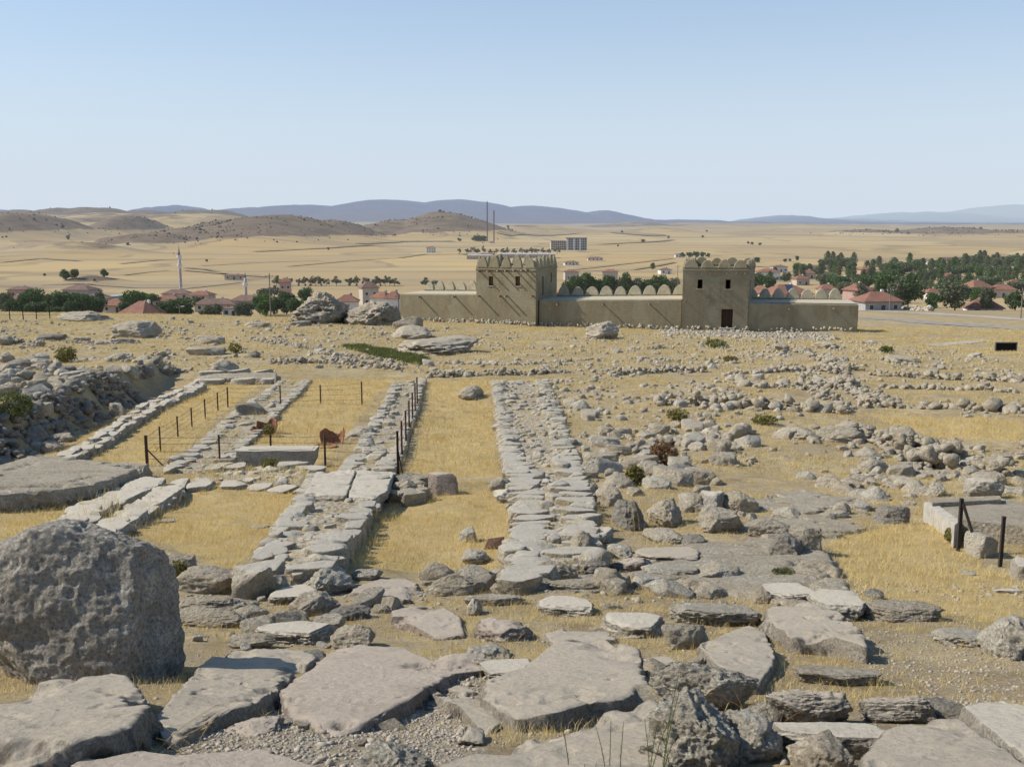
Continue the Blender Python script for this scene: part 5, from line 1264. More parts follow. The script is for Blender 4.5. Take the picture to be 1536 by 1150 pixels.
        for (fx, w_, r0, r1) in windows:
            p = A+dd*fx+nn*.35; z0, z1 = zrow(r1, A), zrow(r0, A); h = z1-z0
            c = Vector((p.x-org.x, p.y-org.y, (z0+z1)/2-org.z)); rz = math.atan2(dd.y, dd.x)
            mb = MB(); mb.box((c.x, c.y, c.z+h/2-.05), (w_-.01, .12, .09), rz); mb.box((c.x, c.y, c.z-h/2+.05), (w_-.01, .12, .09), rz)
            for s in (-1, 1): mb.box((c.x+math.cos(rz)*s*(w_/2-.05), c.y+math.sin(rz)*s*(w_/2-.05), c.z), (.08, .12, h-.19), rz)
            fr = mb.build('window', M['frame'], o)
            if fwd > .5: MB().box((c.x+nn.x*.06, c.y+nn.y*.06, c.z), (w_-.2, .04, h-.2), rz).build('shutter', M['panewood'], fr)
            sl_ = A+dd*fx; MB().box((sl_.x-org.x-nn.x*.02, sl_.y-org.y-nn.y*.02, z0-org.z-.05), (w_+.3, .16, .09), rz).build('sill', M['logend'], o)
        if door:
            p = A+dd*door[0]+nn*.45; z0, z1 = zrow(door[3], A), zrow(door[2], A); rz = math.atan2(dd.y, dd.x)
            dr = MB().box((p.x-org.x, p.y-org.y, (z0+z1)/2-org.z), (door[1]-.02, .1, z1-z0-.02), rz).build('door', M['wood'], o)
            mb = MB()
            for s in (-.33, 0, .33): mb.box((p.x-org.x+s*door[1]*math.cos(rz)-nn.x*.06, p.y-org.y+s*door[1]*math.sin(rz)-nn.y*.06, (z0+z1)/2-org.z), (.05, .03, z1-z0-.1), rz)
            mb.build('door_batten', M['frame'], dr)
            q = A+dd*door[0]-nn*.3; MB().box((q.x-org.x, q.y-org.y, z0-org.z-.12), (door[1]+.5, .6, .22), rz).build('step', M['concrete'], o)
        return o
    sv1 = Vector((.30, 1, 0)).normalized(); sv2 = Vector((.315, 1, 0)).normalized()
    tower(P1, P2, sv1, 11.0, 1.2, 384, 403.5, 5, 6, [(.07, 407), (.23, 406.5), (.40, 406), (.53, 406), (.67, 405.5), (.80, 405.5), (.88, 405), (.06, 444), (.42, 444), (.53, 444), (.96, 444)],
          [(.25, .72, 414, 428), (.70, .72, 413, 427.5)], None, [(.32, 1.0, 415, 443), (.72, .8, 409, 423)])
    tower(P3, P4, sv2, 11.0, .35, 389, 405, 4, 5, [(.15, 409), (.28, 410), (.41, 410), (.66, 410), (.80, 408.5), (.93, 410), (.04, 450), (.40, 450)],
          [(.265, .68, 419, 433), (.69, .68, 419, 433)], (.69, 1.55, 463, 490.5), [(.3, .9, 420, 449)])
    # foundation stones along the base
    rng = np.random.default_rng(5); pos = []; sz = []
    for a, b, fw, den in ((P0, P1, 0, 7), (P1, P2, 1.2, 9), (P2, P3, 0, 5), (P3, P4, .35, 3), (P4, P5, 0, 2)):
        L = (b-a).length; n = int(L*den); t = rng.uniform(0, 1, n); off = -back(a, b, 1)
        for k in range(n):
            p = a+(b-a)*float(t[k])+off*(fw+float(rng.uniform(-.05, .35))); pos.append((p.x, p.y, gz(p.x, p.y)+float(rng.uniform(-.05, .45)))); s = float(rng.uniform(.18, .42)); sz.append((s*1.2, s, s*.8))
    V, Fc = merge(PLOW, np.array(pos)-np.array(org[:]), np.array(sz), rng.uniform(0, 6.3, len(pos)), rng)
    link('foundation_stones', np_mesh('foundation_stones', V, Fc), M['rock_white'], root)
fort()

# ------------------------------------------------------------------ road and tracks at right
def strip(name, line, width, mat, lift=.03, step=3.0):
    P = [Vector((*at(a, b)[:2], 0)) for a, b in line]; P = resample(P, step); V = []; m = 6
    for i, p in enumerate(P):
        d = (P[min(i+1, len(P)-1)]-P[max(i-1, 0)]).normalized(); n = Vector((-d.y, d.x, 0))
        for j in range(m+1):
            w_ = width*(1+.08*math.sin(i*.7)); q = p+n*w_*(j/m-.5); V.append((q.x, q.y, 0))
    V = np.array(V); V[:, 2] = CZ-H(V[:, 0], V[:, 1])+lift
    Fc = [[i*(m+1)+j, i*(m+1)+j+1, (i+1)*(m+1)+j+1, (i+1)*(m+1)+j] for i in range(len(P)-1) for j in range(m)]
    return tag(link(name, np_mesh(name, V, Fc), M[mat]), kind='structure')
strip('road', [(1250, 474), (1300, 477), (1380, 483), (1460, 488), (1560, 494), (1680, 500)], 6.5, 'asphalt', .06)
strip('road', [(1250, 465), (1340, 468), (1420, 472), (1560, 480)], 5, 'gravelroad', .05)
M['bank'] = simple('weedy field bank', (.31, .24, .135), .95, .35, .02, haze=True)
for ln in ([(60,428),(130,426),(200,432),(270,432)], [(185,413),(225,408),(252,406)], [(275,402),(310,405),(350,413)], [(275,406),(330,411),(400,416)], [(300,399),(390,394),(480,391)], [(430,400),(520,392),(600,387),(640,381)], [(270,434),(360,424)], [(655,372),(720,371)],
           [(640,382),(690,381),(720,384)], [(900,367),(960,364),(1008,360)], [(850,406),(930,397),(1010,388)], [(862,407),(950,405),(1012,394)], [(930,348),(985,354)], [(1240,392),(1330,390)], [(755,352),(865,350)], [(0,394),(60,388),(120,392)], [(540,366),(600,363),(680,362)], [(380,378),(500,372),(560,368)], [(1110,398),(1160,402)], [(180,396),(240,390),(320,388)]):
    yy = at(ln[0][0], ln[0][1]).y; strip('path', ln, .36*yy*yy/(36*1500)*1.0+1, 'bank', .5+yy*.0006, step=yy/90)
strip('path', [(1395, 519), (1430, 515), (1470, 512), (1485, 511)], 3.0, 'gravelroad', .05)

# ------------------------------------------------------------------ trees
def Yrow(row, px):
    ys = np.linspace(255, 1500, 1200); h = base_h(ys, np.full(len(ys), (px-PX)/F)); m = h/ys < trow(row)
    return float(ys[int(np.argmax(m))]) if m.any() else 1500.0
def crown_mesh(kind, seed, n):
    rng = np.random.default_rng(seed)
    if kind == 'poplar':
        t = rng.uniform(.08, 1, n); r = .16*np.sin(np.pi*np.clip(t*.93+.05, 0, 1))**.6*rng.uniform(.45, 1.1, n); a = rng.uniform(0, 6.28, n); r *= 1+.35*np.sin(a*3+t*18)
        c = np.stack([r*np.cos(a), r*np.sin(a), t], -1); s = .022
    else:
        k = 16 if kind == 'round' else 12
        cc = rng.normal(0, 1, (k, 3)); cc /= np.linalg.norm(cc, axis=1)[:, None]; cc *= rng.uniform(.15, .36, (k, 1)); cc[:, 2] = cc[:, 2]*.9+.6
        cr = rng.uniform(.12, .22, k) if kind == 'round' else rng.uniform(.08, .17, k)
        w_ = rng.integers(0, k, n); u = rng.normal(0, 1, (n, 3)); u /= np.linalg.norm(u, axis=1)[:, None]; c = cc[w_]+u*(cr[w_]*rng.uniform(.5, 1.12, n)**.8)[:, None]; c[:, 2] = np.maximum(c[:, 2], .12+.1*rng.random(n)); s = .030 if kind == 'round' else .026
    a = rng.normal(0, 1, (n, 3)); a /= np.linalg.norm(a, axis=1)[:, None]; b = np.cross(a, rng.normal(0, 1, (n, 3))); b /= np.linalg.norm(b, axis=1)[:, None]
    ss = s*rng.uniform(.6, 1.5, n)[:, None]
    V = np.stack([c-a*ss, c-b*ss*.8, c+a*ss, c+b*ss*.8], 1).reshape(-1, 3); return np_mesh('crown', V, np.arange(4*n).reshape(-1, 4), False)
def trunk_mesh(kind, seed):
    r = random.Random(seed); mb = MB(); h = .95 if kind == 'poplar' else .6
    mb.tube([(0, 0, -.04), (.01, 0, h*.3), (-.01, .01, h*.6), (0, 0, h)], .028 if kind != 'poplar' else .02, 6, .006)
    for k in range(7):
        a = r.uniform(0, 6.28); z = r.uniform(.2, .5); e = r.uniform(.12, .3) if kind != 'poplar' else .08
        mb.tube([(0, 0, z), (math.cos(a)*e*.5, math.sin(a)*e*.5, z+.1), (math.cos(a)*e, math.sin(a)*e, z+.25)], .011, 5, .004)
    return mb.mesh('trunk', True)
TP = {}
for kind, n in (('round', 1500), ('loose', 750), ('poplar', 900)):
    TP[kind] = [(crown_mesh(kind, 60+i, n*2), trunk_mesh(kind, i)) for i in range(3)]
CM = {}
def tree(px, ytop, ybase, wpx, kind, mat, label, group=None, Y=None, name='tree'):
    Y = None if Y is None else Yrow(ybase, px); b = at(px, ybase) if Y is None else atY(px, ybase, Y); z = gz(b.x, b.y); top = atY(px, ytop, b.y).z
    h = max(1.5, top-z); d = b.y*cp+(CZ-z)*sp_; w_ = wpx*d/F; i = random.randrange(3); cm, tm = TP[kind][i]
    key = (kind, i, mat)
    if key not in CM:
        c = cm.copy(); c.materials.clear(); c.materials.append(M[mat]); CM[key] = c
    root = empty(name, (b.x, b.y, z), random.uniform(0, 6.28)); tag(root, label, 'tree', group)
    f = w_/(.78 if kind != 'poplar' else .32)
    for nm, me, mt in (('trunk', tm, M['bark']), ('crown', CM[key], None)):
        o = link(nm, me, mt, root); o.scale = (f, f, h)
        if nm == 'crown' and kind != 'poplar': o.scale = (f, f, h*1.22); o.location.z = -.20*h
    return root
# left village
L1 = 'trees of the village at the left'
for i, (px, yt, yb, w_, mat) in enumerate([(52,430,468,26,'leaf_green'),(36,440,470,20,'leaf_dark'),(78,440,472,24,'leaf_dark'),(95,434,474,24,'leaf_dark'),(112,440,474,30,'leaf_dark'),(130,438,474,28,'leaf_dark'),(146,444,474,26,'leaf_dark'),(60,452,476,28,'leaf_dark'),(40,455,478,26,'leaf_dark'),
    (150,434,468,16,'leaf_olive'),(205,433,470,34,'leaf_dark'),(228,438,462,18,'leaf_green'),(10,436,470,18,'leaf_olive'),(22,448,478,26,'leaf_dark'),(85,458,478,22,'leaf_dark'),(188,452,474,18,'leaf_dark'),
    (256,448,480,34,'leaf_dark'),(275,446,480,30,'leaf_dark'),(240,456,480,20,'leaf_dark'),(300,444,466,16,'leaf_olive'),(312,458,476,22,'leaf_olive'),(325,456,476,18,'leaf_olive'),(372,452,476,22,'leaf_olive'),(390,440,472,20,'leaf_green'),
    (400,440,474,24,'leaf_green'),(412,446,472,20,'leaf_dark'),(430,436,472,24,'leaf_dark'),(440,446,474,20,'leaf_dark'),(458,430,462,20,'leaf_dark'),(452,450,474,20,'leaf_green'),(412,425,452,20,'leaf_grey'),(398,430,455,20,'leaf_olive'),(492,438,462,14,'leaf_green'),(550,438,456,12,'leaf_green'),(-15,430,474,26,'leaf_dark'),(105,452,478,24,'leaf_dark'),(360,455,478,16,'leaf_olive')]):
    tree(px, yt+.06*(yb-yt), yb, w_*1.1, 'round' if mat != 'leaf_grey' else 'loose', mat, {'leaf_dark': 'dark green leafy tree between the houses of the left village', 'leaf_green': 'fresh green tree between the houses of the left village', 'leaf_olive': 'dusty olive tree among the houses of the left village', 'leaf_grey': 'grey half bare tree in the left village'}[mat], L1, Y=380+((i*37) % 90))
# line of trees behind village at centre left
for i, px in enumerate([415, 434, 448, 458, 466, 474, 482, 490, 505, 524, 535, 548, 556, 564, 571, 578, 585, 592]):
    tree(px, 413+((i*7) % 5), 429, [17, 17, 11, 11][i % 4], 'loose', 'leaf_grey' if i % 3 else 'leaf_olive', 'grey dusty tree in the row along the field edge behind the village', 'row of dusty trees along the field edge')
tree(640, 416, 432, 20, 'loose', 'leaf_olive', 'olive tree behind the left end of the battlements', 'pair of trees behind the left battlements'); tree(652, 420, 432, 16, 'loose', 'leaf_olive', 'olive tree behind the left end of the battlements', 'pair of trees behind the left battlements')
# centre behind the wall
for i, (px, yt, w_, mat) in enumerate([(850,424,20,'leaf_dark'),(862,414,24,'leaf_dark'),(876,410,28,'leaf_dark'),(890,416,26,'leaf_dark'),(902,420,22,'leaf_dark'),(914,414,24,'leaf_dark'),(926,418,22,'leaf_olive'),(940,412,26,'leaf_dark'),(952,418,24,'leaf_olive'),(966,420,22,'leaf_dark'),(980,416,24,'leaf_dark'),(994,414,20,'leaf_green'),(1008,418,22,'leaf_olive'),(935,424,20,'leaf_green'),(960,428,24,'leaf_dark'),(880,425,26,'leaf_dark'),(905,428,24,'leaf_dark'),(985,428,18,'leaf_olive')]):
    tree(px, yt, 452, w_, 'round', mat, 'leafy tree of the grove seen over the battlements between the towers', 'grove behind the wall between the towers', Y=330+(i*41) % 140)
# right grove
import itertools
k = 0
for (xa, xb, yb0, yb1, n, hp, kinds) in [(1135,1195,414,424,7,14,('leaf_far','leaf_olive')),(1190,1340,408,425,22,18,('leaf_far','leaf_green','leaf_olive')),(1330,1545,405,425,38,22,('leaf_far','leaf_olive','leaf_green','leaf_far')),(1235,1285,399,406,10,20,('leaf_far','leaf_olive')),(1440,1550,397,405,18,19,('leaf_olive','leaf_far')),(1230,1460,426,446,24,24,('leaf_far','leaf_green','leaf_dark','leaf_olive')),(1440,1550,428,452,11,24,('leaf_dark','leaf_olive','leaf_far')),(1300,1440,398,408,18,14,('leaf_olive','leaf_far'))]:
    for i in range(n):
        px = xa+(xb-xa)*(i+random.random())/n; yb = random.uniform(yb0, yb1); mat = kinds[k % len(kinds)]; k += 1
        pop = random.random() < (.6 if yb < 428 else .15); hh = hp*random.uniform(.75, 1.1)*(1.15 if pop else .85)
        tree(px, yb-hh, yb, 9 if pop else hp*1.05*random.uniform(.8, 1.2), 'poplar' if pop else 'round', mat, ('slender poplar' if pop else 'round leafy tree')+' in the wide grove beyond the village at the right', ('poplars' if pop else 'round trees')+' of the grove at the right', Y=1, name='poplar_tree' if pop else 'tree')
for (px, yt, yb, w_, mat, lab) in [(1362,414,462,44,'leaf_dark','large dark tree left of the round olive tree, behind the stone yard wall'),(1330,408,455,36,'leaf_dark','tall dark tree behind the brown roofed yard house'),(1345,420,462,30,'leaf_olive','olive tree over the yard wall'),(1432,424,470,42,'leaf_olive','big round dusty olive tree by the road at the right'),(1400,440,466,26,'leaf_dark','low dark tree between the two big ones'),(1290,426,452,22,'leaf_olive','grey olive tree beside the small house near the wall end'),(1522,440,474,30,'leaf_dark','dark tree at the right edge above the road'),(1480,432,466,24,'leaf_olive','yellowish tree beside the right hand houses'),(1460,430,455,18,'leaf_green','green tree left of the right hand houses'),(1265,415,442,26,'leaf_dark','dark tree behind the last battlements'),(1150,412,448,30,'leaf_dark','dark tree just right of the right tower'),(1132,410,448,20,'leaf_dark','narrow dark tree touching the right tower')]:
    tree(px, yt, yb, w_, 'round', mat, lab, Y=300 if yb > 450 else 380)
tree(837, 414-0, 424, 8, 'poplar', 'leaf_green', 'small green poplar', None) if False else None
tree(979, 394, 404, 7, 'poplar', 'leaf_green', 'small lone green poplar in the field left of the right tower', name='poplar_tree')
FB = 'lone trees dotted over the far fields'
for (px, yt, yb, w_) in [(94,337,343,5),(102,353,360,5),(157,404,416,10),(98,405,420,14),(112,404,418,14),(310,389,393,4),(493,371,375,4),(762,338,343,4),(965,359,364,6),(927,367,370,3),(1136,386,394,9),(1140,364,368,4),(1178,388,393,5),(1122,362,366,4),(1128,363,367,5),(1054,353,357,4),(1003,354,358,3),(1185,388,392,4),(688,357,361,4),(690,358,362,4),(67,410,414,4),(142,418,422,4),(592,351,354,3),(933,346,350,4),(1060,345,348,3)]:
    tree(px, yt, yb, w_*1.1, 'round', 'leaf_dark', 'small lone dark tree in the open golden fields', FB)
for (px, yt, yb, w_) in [(1024,379,386,8),(1034,378,386,9),(1044,377,386,9),(1054,378,386,9),(1062,380,386,7),(1196,384,391,6)]:
    tree(px, yt, yb, w_, 'round', 'leaf_dark', 'tree in the clump behind the top of the right tower', 'clump behind the right tower')
for px in (712, 716, 721, 726, 718): tree(px, 353+random.random()*2, 362, 9, 'round', 'leaf_dark', 'dark tree at the foot of the two radio masts', 'trees at the radio masts')
for px in range(690, 840, 9): tree(px+random.uniform(-2, 2), 368+random.uniform(0, 6), 381, random.uniform(6, 12), 'loose', 'leaf_olive' if px % 2 else 'leaf_grey', 'small dusty tree in the row behind the left tower', 'row of small trees behind the left tower')
# hill scrub (stuff)
sxs, sys_, = [], []
for (px, row, D, hw, sy, scr, wob) in HILLS[:27]:
    if scr < .5 or D < 1000: continue
    cx = (px-PX)/F*D; sx = hw/F*D; n = int(420*scr) if D < 4000 else 180
    sxs.append(RNG.normal(cx, sx*.9, n)); sys_.append(RNG.normal(D-sy*.4, sy*.8, n))
a = np.concatenate(sxs); b = np.concatenate(sys_); ok = fbm2(a/70, b/70, 3, 5) > -.02; a, b = a[ok], b[ok]
s_ = RNG.lognormal(math.log(1.75), .5, len(a))*np.clip(b/2500, .8, 1.5); P = np.stack([a, b, CZ-H(a, b)], -1)
V, Fc = merge(PLOW, P, np.stack([s_*1.3, s_, s_*.8], -1), RNG.uniform(0, 6, len(a)))
tag(link('hill_scrub', np_mesh('hill_scrub', V, Fc), M['scrub']), 'low dark scrub dotted over the brown hills', 'scrub', kind='stuff')

# ------------------------------------------------------------------ houses
def house(px, yb, wpx, wall_h, roof_h, dep, rz, wall, roof, label, Y=None, group=None, storeys=1, chimney=True, hip=True, panel=False, nwin=None, name='house', base_drop=3.0):
    Y = None if Y is None else Yrow(yb, px); b = at(px, yb) if Y is None else atY(px, yb, Y); z = (gz(b.x, b.y)+0 if Y is None else b.z); d = b.y*cp+(CZ-z)*sp_; W = wpx*d/F; D = dep*W
    root = empty(name, (b.x, b.y+D*.5, z), rz); tag(root, label, 'house', group)
    wl = MB().box((0, 0, (wall_h-base_drop)/2), (W, D, wall_h+base_drop)).build('wall', M[wall], root)
    e = .4+.02*W; x, y = W/2+e, D/2+e; r = min(x, y)*.85 if hip else 0; zr = wall_h+.003; mb = MB()
    top = [(-x+r if W >= D else 0, 0 if W >= D else -y+r, zr+roof_h), (x-r if W >= D else 0, 0 if W >= D else y-r, zr+roof_h)]
    V = [(-x, -y, zr), (x, -y, zr), (x, y, zr), (-x, y, zr)]+top+[(-x, -y, zr+.18), (x, -y, zr+.18), (x, y, zr+.18), (-x, y, zr+.18)]
    if W >= D: Fs = [(6, 7, 5, 4), (7, 8, 5), (8, 9, 4, 5), (9, 6, 4)]
    else: Fs = [(6, 7, 4), (7, 8, 5, 4), (8, 9, 5), (9, 6, 4, 5)]
    mb.add(V, Fs+[(3, 2, 1, 0), (0, 1, 7, 6), (1, 2, 8, 7), (2, 3, 9, 8), (3, 0, 6, 9)]); rf = mb.build('roof', M[roof], root)
    if chimney: MB().box((W*.18, D*.1, zr+roof_h*.9), (.7, .7, 1.4)).build('chimney', M['white' if wall != 'white' else 'greywall'], rf)
    if panel: MB().add([(-W*.1, -D*.45, zr+.5), (W*.08, -D*.45, zr+.5), (W*.08, -D*.2, zr+roof_h), (-W*.1, -D*.2, zr+roof_h)], [(0, 1, 2, 3)]).build('solar_panel', M['panel'], rf)
    n = nwin or max(2, int(W/3.2))
    for s in range(storeys):
        zc = 1.6+s*3.0
        if zc+.6 > wall_h: break
        for i in range(n):
            xx = -W/2+(i+.5)*W/n
            if s == 0 and i == n//2:
                dr = MB().box((xx, -D/2-.02, 1.05), (1.0, .08, 2.1)).build('door', M['darkh'], root); continue
            fr = MB().box((xx, -D/2-.015, zc), (1.3, .07, 1.4)).build('window', M['white' if wall != 'white' else 'greywall'], root)
            MB().box((xx, -D/2-.06, zc), (1.05, .04, 1.15)).build('pane', M['darkh'], fr)
    return root
HV = [ # px, ybase, wpx, wallh, roofh, dep, rz, wall, roof, Y, label
 (26,446,32,4,2,.8,.2,'pink','roof_brown',430,'low pinkish house at the far left edge of the village'),
 (115,450,42,5,3,.8,-.1,'greywall','roof_brown',430,'broad brown roofed house above the dark trees at the left'),
 (68,466,36,2.6,2.6,.8,.2,'cream','roof_brown',370,'low house with an old brown roof among the dark trees'),
 (172,470,38,3,3.4,.9,-.25,'cream','roof_red',350,'red roofed house left of the largest left hand roof'),
 (207,482,52,2.4,5.2,.9,-.5,'cream','roof_red',300,'large sloping red roof nearest the crest at the left'),
 (248,462,42,3,3,.8,.1,'cream','roof_red',380,'red roofed house just left of the tall minaret foot'),
 (300,452,34,3,2.4,.7,-.2,'cream','roof_red',450,'small red roof between the tall minaret and the long low roof'),
 (140,458,40,3,2.6,.8,.15,'cream','roof_brown',400,'dusty brown roof in the middle of the left village trees'),
 (12,462,40,3,2.6,.8,.1,'cream','roof_red',380,'red roof at the left edge behind the crest fence'),
 (400,462,36,3,2.6,.8,-.2,'cream','roof_brown',400,'brown roof beside the tall thin pole'),
 (262,450,40,3,2.6,.7,.1,'cream','roof_brown',460,'long brown roof in front of the tall minaret'),
 (320,468,60,3,2.8,.5,.1,'cream','roof_brown',380,'long low brown roof right of the tall minaret'),
 (370,464,48,3.5,3,.6,-.1,'greywall','roof_brown',390,'brown roofed house below the short minaret'),
 (345,476,22,3.2,.8,.9,.0,'white','roof_brown',340,'small bright white walled house with one window'),
 (351,420,30,3,1.6,.3,.05,'cream','roof_brown',None,'long low farm roof in the fields left of the short minaret'),
 (427,446,18,8,2.6,.9,.2,'pink','roof_red',440,'three storey pink house with a red roof'),
 (455,472,44,3,2.6,.7,.1,'cream','roof_red',370,'red roof mostly hidden behind the left crest boulder'),
 (519,472,34,5,3.2,.9,.1,'white','roof_red',330,'white walled house with a red roof between the crest boulders'),
 (552,458,26,8,3.6,.9,.4,'cream','roof_brown',390,'tall house with a pyramid roof between the crest boulders'),
 (572,466,30,5.2,3.2,.8,-.5,'white','roof_red',330,'white house with a steep red roof, left of the pair by the wall end'),
 (590,468,22,5.4,3.6,.9,-.2,'white','roof_red',330,'white gabled house touching the end of the mudbrick wall'),
 (646,379,15,8,2.4,.8,.1,'white','roof_red',None,'lone white two storey house in the golden fields'),
 (731,384,24,3,1.6,.4,0,'cream','roof_red',None,'low red roofed farm behind the left tower'),
 (857,398,22,3,2,.6,.1,'white','roof_brown',None,'low white farmhouse right of the left tower top'),
 (893,391,24,3,2,.5,.0,'white','roof_red',None,'red roofed farmhouse beside the apartment block road'),
 (857,420,22,6,2,.8,.1,'cream','roof_red',None,'cream two storey house right of the left tower'),
 (916,420,24,6,2,.8,-.1,'cream','roof_red',None,'cream house above the grove between the towers'),
 (998,411,18,3.5,2,.8,.2,'white','roof_brown',None,'small white house left of the right tower'),
 (1020,386,14,4,1.6,.8,.0,'white','roof_red',None,'tiny white house behind the top of the right tower'),
 (858,452,40,4,5,.8,.3,'cream','roof_orange',280,'big orange roof behind the shaded battlements'),
 (1005,448,36,5,4,.9,.2,'cream','roof_red',290,'red roofed house left of the right tower over the battlements'),
 (982,440,18,4,1.2,.9,.1,'white','shedroof',330,'pale roofed shed over the battlements'),
 (1154,421,34,6,3,.8,.0,'white','roof_red',480,'white two storey house right of the right tower'),
 (1170,408,22,4.5,2,.8,.2,'white','roof_brown',600,'small white house with a dark roof far right of the tower'),
 (1228,405,40,3,2,.4,.0,'cream','roof_brown',700,'long low brown roof among the trees beyond the right battlements'),
 (1184,456,68,4,5,.8,.2,'cream','roof_red',290,'wide red roof with a solar panel behind the right battlements'),
 (1203,428,22,4,3,.8,.2,'cream','roof_red',400,'small red roof above the wide one'),
 (1143,452,30,4,4,.8,-.3,'cream','roof_orange',290,'orange roof corner beside the right tower'),
 (1242,446,26,4,3,.8,.1,'cream','roof_red',340,'small red roof over the last battlements'),
 (1291,452,34,5,4,.9,.5,'pink','roof_red',300,'pinkish house with a pyramid roof beyond the end of the mudbrick wall'),
 (1322,470,60,3.4,3.4,.8,.12,'greywall','roof_red',262,'wide hipped red roof house with a dark porch behind the yard wall'),
 (1345,430,26,4,3,.8,.2,'cream','roof_red',420,'low red roof left of centre in the right hand grove'),
 (1425,424,24,4,3,.8,-.2,'white','roof_red',500,'small red roof deep in the right hand grove above the big olive tree'),
 (1268,430,22,4,3,.8,.3,'cream','roof_brown',450,'brown roof among trees above the last battlements'),
 (1213,418,20,4,3,.8,.0,'cream','roof_red',500,'small red roof at the left end of the right hand grove'),
 (1525,436,24,4,3,.8,.1,'white','roof_red',450,'red roof at the right edge among the trees'),
 (1302,412,24,4,3,.8,.1,'pink','roof_red',600,'red roofed house in the middle of the right hand grove'),
 (1380,402,16,6,2.4,.9,.5,'white','roof_brown',800,'white gable house far out in the right hand grove'),
 (1396,400,12,6,2.4,.9,.2,'white','roof_brown',800,'second white gable right of the first in the grove'),
 (1440,392,60,4,1.4,.2,.0,'cream','roof_brown',1000,'long low shed roof at the back of the right hand grove'),
 (1400,448,18,3,2.4,.8,.1,'white','roof_red',360,'small red roof glimpsed between the big trees'),
 (1470,447,38,5,4.5,.9,.3,'white','roof_red',360,'large red roofed house among trees at the right'),
 (1508,447,36,4,3.2,.8,-.2,'cream','roof_red',370,'low red roofed house right of the large one'),
 (1482,477,50,2.8,3.2,.8,-.2,'white','roof_red',270,'red roofed house beside the road at the right edge'),
]
for (px, yb, wp, wh, rh, dp, rz, wl, rf, Y, lab) in HV:
    house(px, yb, wp*.95, wh*.85, rh*.72, dp, rz, wl, rf, lab, Y, 'houses of the village and the farms', storeys=1+int(wh > 4.9)+int(wh > 7.5), panel=(px == 1184), chimney=rf != 'shedroof')
# teal box building
b = atY(173, 455, 420); root = empty('house', b); tag(root, 'small flat roofed teal box building among the left village trees', 'house'); s = 420/F
MB().box((0, 0, 0), (17*s, 8, 8*s+4)).build('wall', M['teal'], root); MB().box((0, 0, 4*s+2.1), (18*s, 8.6, .2)).build('roof', M['shedroof'], root)
for i in (-1, 1): MB().box((i*4*s, -4.03, 1), (1.4, .06, 1.4)).build('window', M['darkh'], root)
# apartment block
b = at(852, 375); d = b.y; s = d/F; root = empty('apartment_block', b, .05); tag(root, 'large pale apartment block standing alone in the golden fields', 'apartment block')
for (x0, x1, h, dp) in ((-26, -4, 13.0, 14), (-3.4, 27, 17.5, 16)):
    w_ = (x1-x0)*s; MB().box(((x0+x1)/2*s, 0, h*s/2-2), (w_, dp, h*s+4)).build('wall', M['cream'] if x0 < -10 else M['greywall'], root)
    MB().box(((x0+x1)/2*s, 0, h*s+.35), (w_+1, dp+1, .7)).build('roof', M['roof_brown'], root)
    nf = 4 if h < 15 else 5; nw = 7 if h < 15 else 9
    for f in range(nf):
        for i in range(nw):
            fr = MB().box((x0*s+(i+.5)*w_/nw, -dp/2-.05, (f+.55)*h*s/nf), (2.3, .12, 2.0)).build('window', M['darkh'], root)
for x in (-2, 8, 17): MB().box((x*s, -8.3, 17.5*s/2-1), (2.6*s, 1.0, 17.5*s)).build('stair_tower', M['white'], root)
# sheds behind left tower
for (px, yb, wp, lab) in ((720, 389, 40, 'long pale shed roof behind the left tower, left one'), (790, 387, 86, 'long white shed roofs between the left tower and the apartment block')):
    house(px, yb, wp, 4, 1.5, .25, 0, 'cream', 'shedroof', lab, None, None, chimney=False, name='shed')
# ------------------------------------------------------------------ minarets
def minaret(px, ytop, ybase, wpx, Y, label, balconies):
    b = atY(px, ybase, Y); s = (Y*cp+30*sp_)/F; h = (ybase-ytop)*s; r = wpx*s/2; root = empty('minaret', b); tag(root, label, 'minaret')
    MB().box((0, 0, h*.04-3), (r*3.2, r*3.2, h*.08+6)).build('base', M['stonegrey'], root)
    MB().lathe((0, 0, h*.08), [(r*1.25, 0), (r, h*.05), (r*.95, h*.42), (r*.8, h*.72)], 14).build('shaft', M['stonegrey'], root, smooth=True)
    for t in balconies: MB().lathe((0, 0, h*t), [(r*.9, -1.2), (r*1.55, -.2), (r*1.6, .7), (r*1.5, .72)], 14).build('balcony', M['white'], root)
    MB().lathe((0, 0, h*.80), [(r*.86, 0), (r*.45, h*.1), (.06, h*.195)], 14).build('spire', M['lead'], root, smooth=True)
    MB().tube([(0, 0, h*.99), (0, 0, h*1.02)], .08, 6).build('finial', M['lead'], root)
minaret(272, 369, 447, 4.6, 470, 'tall slender stone minaret with a balcony rising over the left village', (.62, .78))
minaret(369, 408, 450, 5.0, 460, 'short pale minaret with a pointed spire in the left village', (.55,))
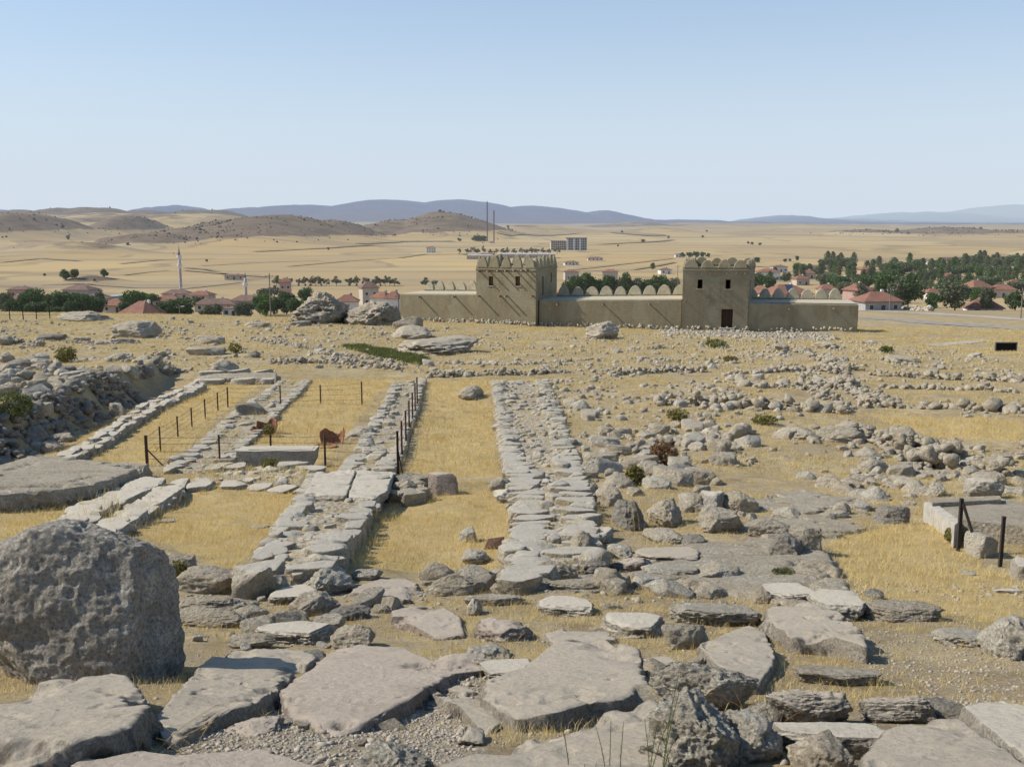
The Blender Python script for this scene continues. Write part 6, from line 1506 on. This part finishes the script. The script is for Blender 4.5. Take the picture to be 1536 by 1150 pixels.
# masts
def mast(px, ytop, ybase, label):
    b = at(px, ybase); s = b.y/F; h = (ybase-ytop)*s; root = empty('radio_mast', b); tag(root, label, 'radio mast'); w_ = 1.4*s/2; mb = MB()
    for sx, sy in ((-1, -1), (1, -1), (0, 1)): mb.tube([(sx*w_, sy*w_, 0), (sx*w_, sy*w_, h)], .35, 5)
    mb.build('leg', M['steel'], root)
    mb = MB(); n = 26
    for i in range(n):
        z0, z1 = i*h/n, (i+1)*h/n
        mb.tube([(-w_, -w_, z0), (w_, -w_, z1)], .22, 4); mb.tube([(w_, -w_, z0), (-w_, -w_, z1)], .22, 4); mb.tube([(w_, -w_, z0), (0, w_, z1)], .22, 4)
    mb.build('lattice', M['steel'], root); MB().tube([(0, 0, h), (0, 0, h*1.04)], .25, 5).build('antenna', M['steel'], root)
    house(px-3, ybase+1, 7, 3, 1.5, .8, 0, 'white', 'roof_brown', 'small hut at the foot of the '+('taller' if ytop < 310 else 'shorter')+' radio mast', None, None, chimney=False, name='hut')
mast(731, 304, 361, 'taller left hand radio mast in the fields'); mast(741, 317, 364, 'shorter right hand radio mast in the fields')
# utility poles
def pole(px, ytop, ybase, Y, label, lamp=False):
    b = atY(px, ybase, Y); s = Y/F; h = (ybase-ytop)*s; root = empty('utility_pole', b); tag(root, label, 'pole')
    MB().tube([(0, 0, -2), (0, 0, h)], .16, 7, .10).build('shaft', M['pole'], root); MB().box((0, 0, h-.6), (1.8, .12, .12)).build('crossarm', M['pole'], root)
    mb = MB()
    for x in (-.7, 0, .7): mb.box((x, 0, h-.42), (.12, .12, .22))
    mb.build('insulator', M['white'], root)
    if lamp: MB().box((.9, -.2, h-.2), (.9, .35, .2)).build('lamp_head', M['white'], root)
pole(406, 410, 470, 200, 'tall thin pole on the crest left of the two boulders'); pole(270, 458, 480, 260, 'lamp pole with a pale head before the dark trees at the left', True); pole(598, 440, 474, 200, 'pale pole beside the left end of the mudbrick wall')
pole(1334, 432, 468, 240, 'thin pole standing over the yard wall at the right'); pole(1530, 432, 490, 200, 'tall pole at the right edge by the road'); pole(1016, 398, 432, 420, 'thin pole left of the right tower')
# distant wire fence posts on left crest
o0 = at(15, 474)
root = empty('crest_fence', o0); tag(root, 'thin wire fence with dark posts along the left crest', 'fence'); P = []
for px in (-10, 15, 35, 55, 75, 100, 125): P.append(at(px, 480-.02*px)-o0)
for q in P: MB().box((q.x, q.y, q.z+.9), (.09, .09, 1.9)).build('post', M['iron'], root)
for z in (.6, 1.1, 1.6): MB().tube([(q.x, q.y, q.z+z) for q in P], .018, 4).build('wire', M['iron'], root)
# yard wall by the road
rubble_wall([(1285, 462), (1340, 465), (1400, 467)], 1.0, 1.6, 'dry stone yard wall in front of the wide hipped roof house', 6, .6, 301, 'rock_white')

print('objects', len(bpy.data.objects))
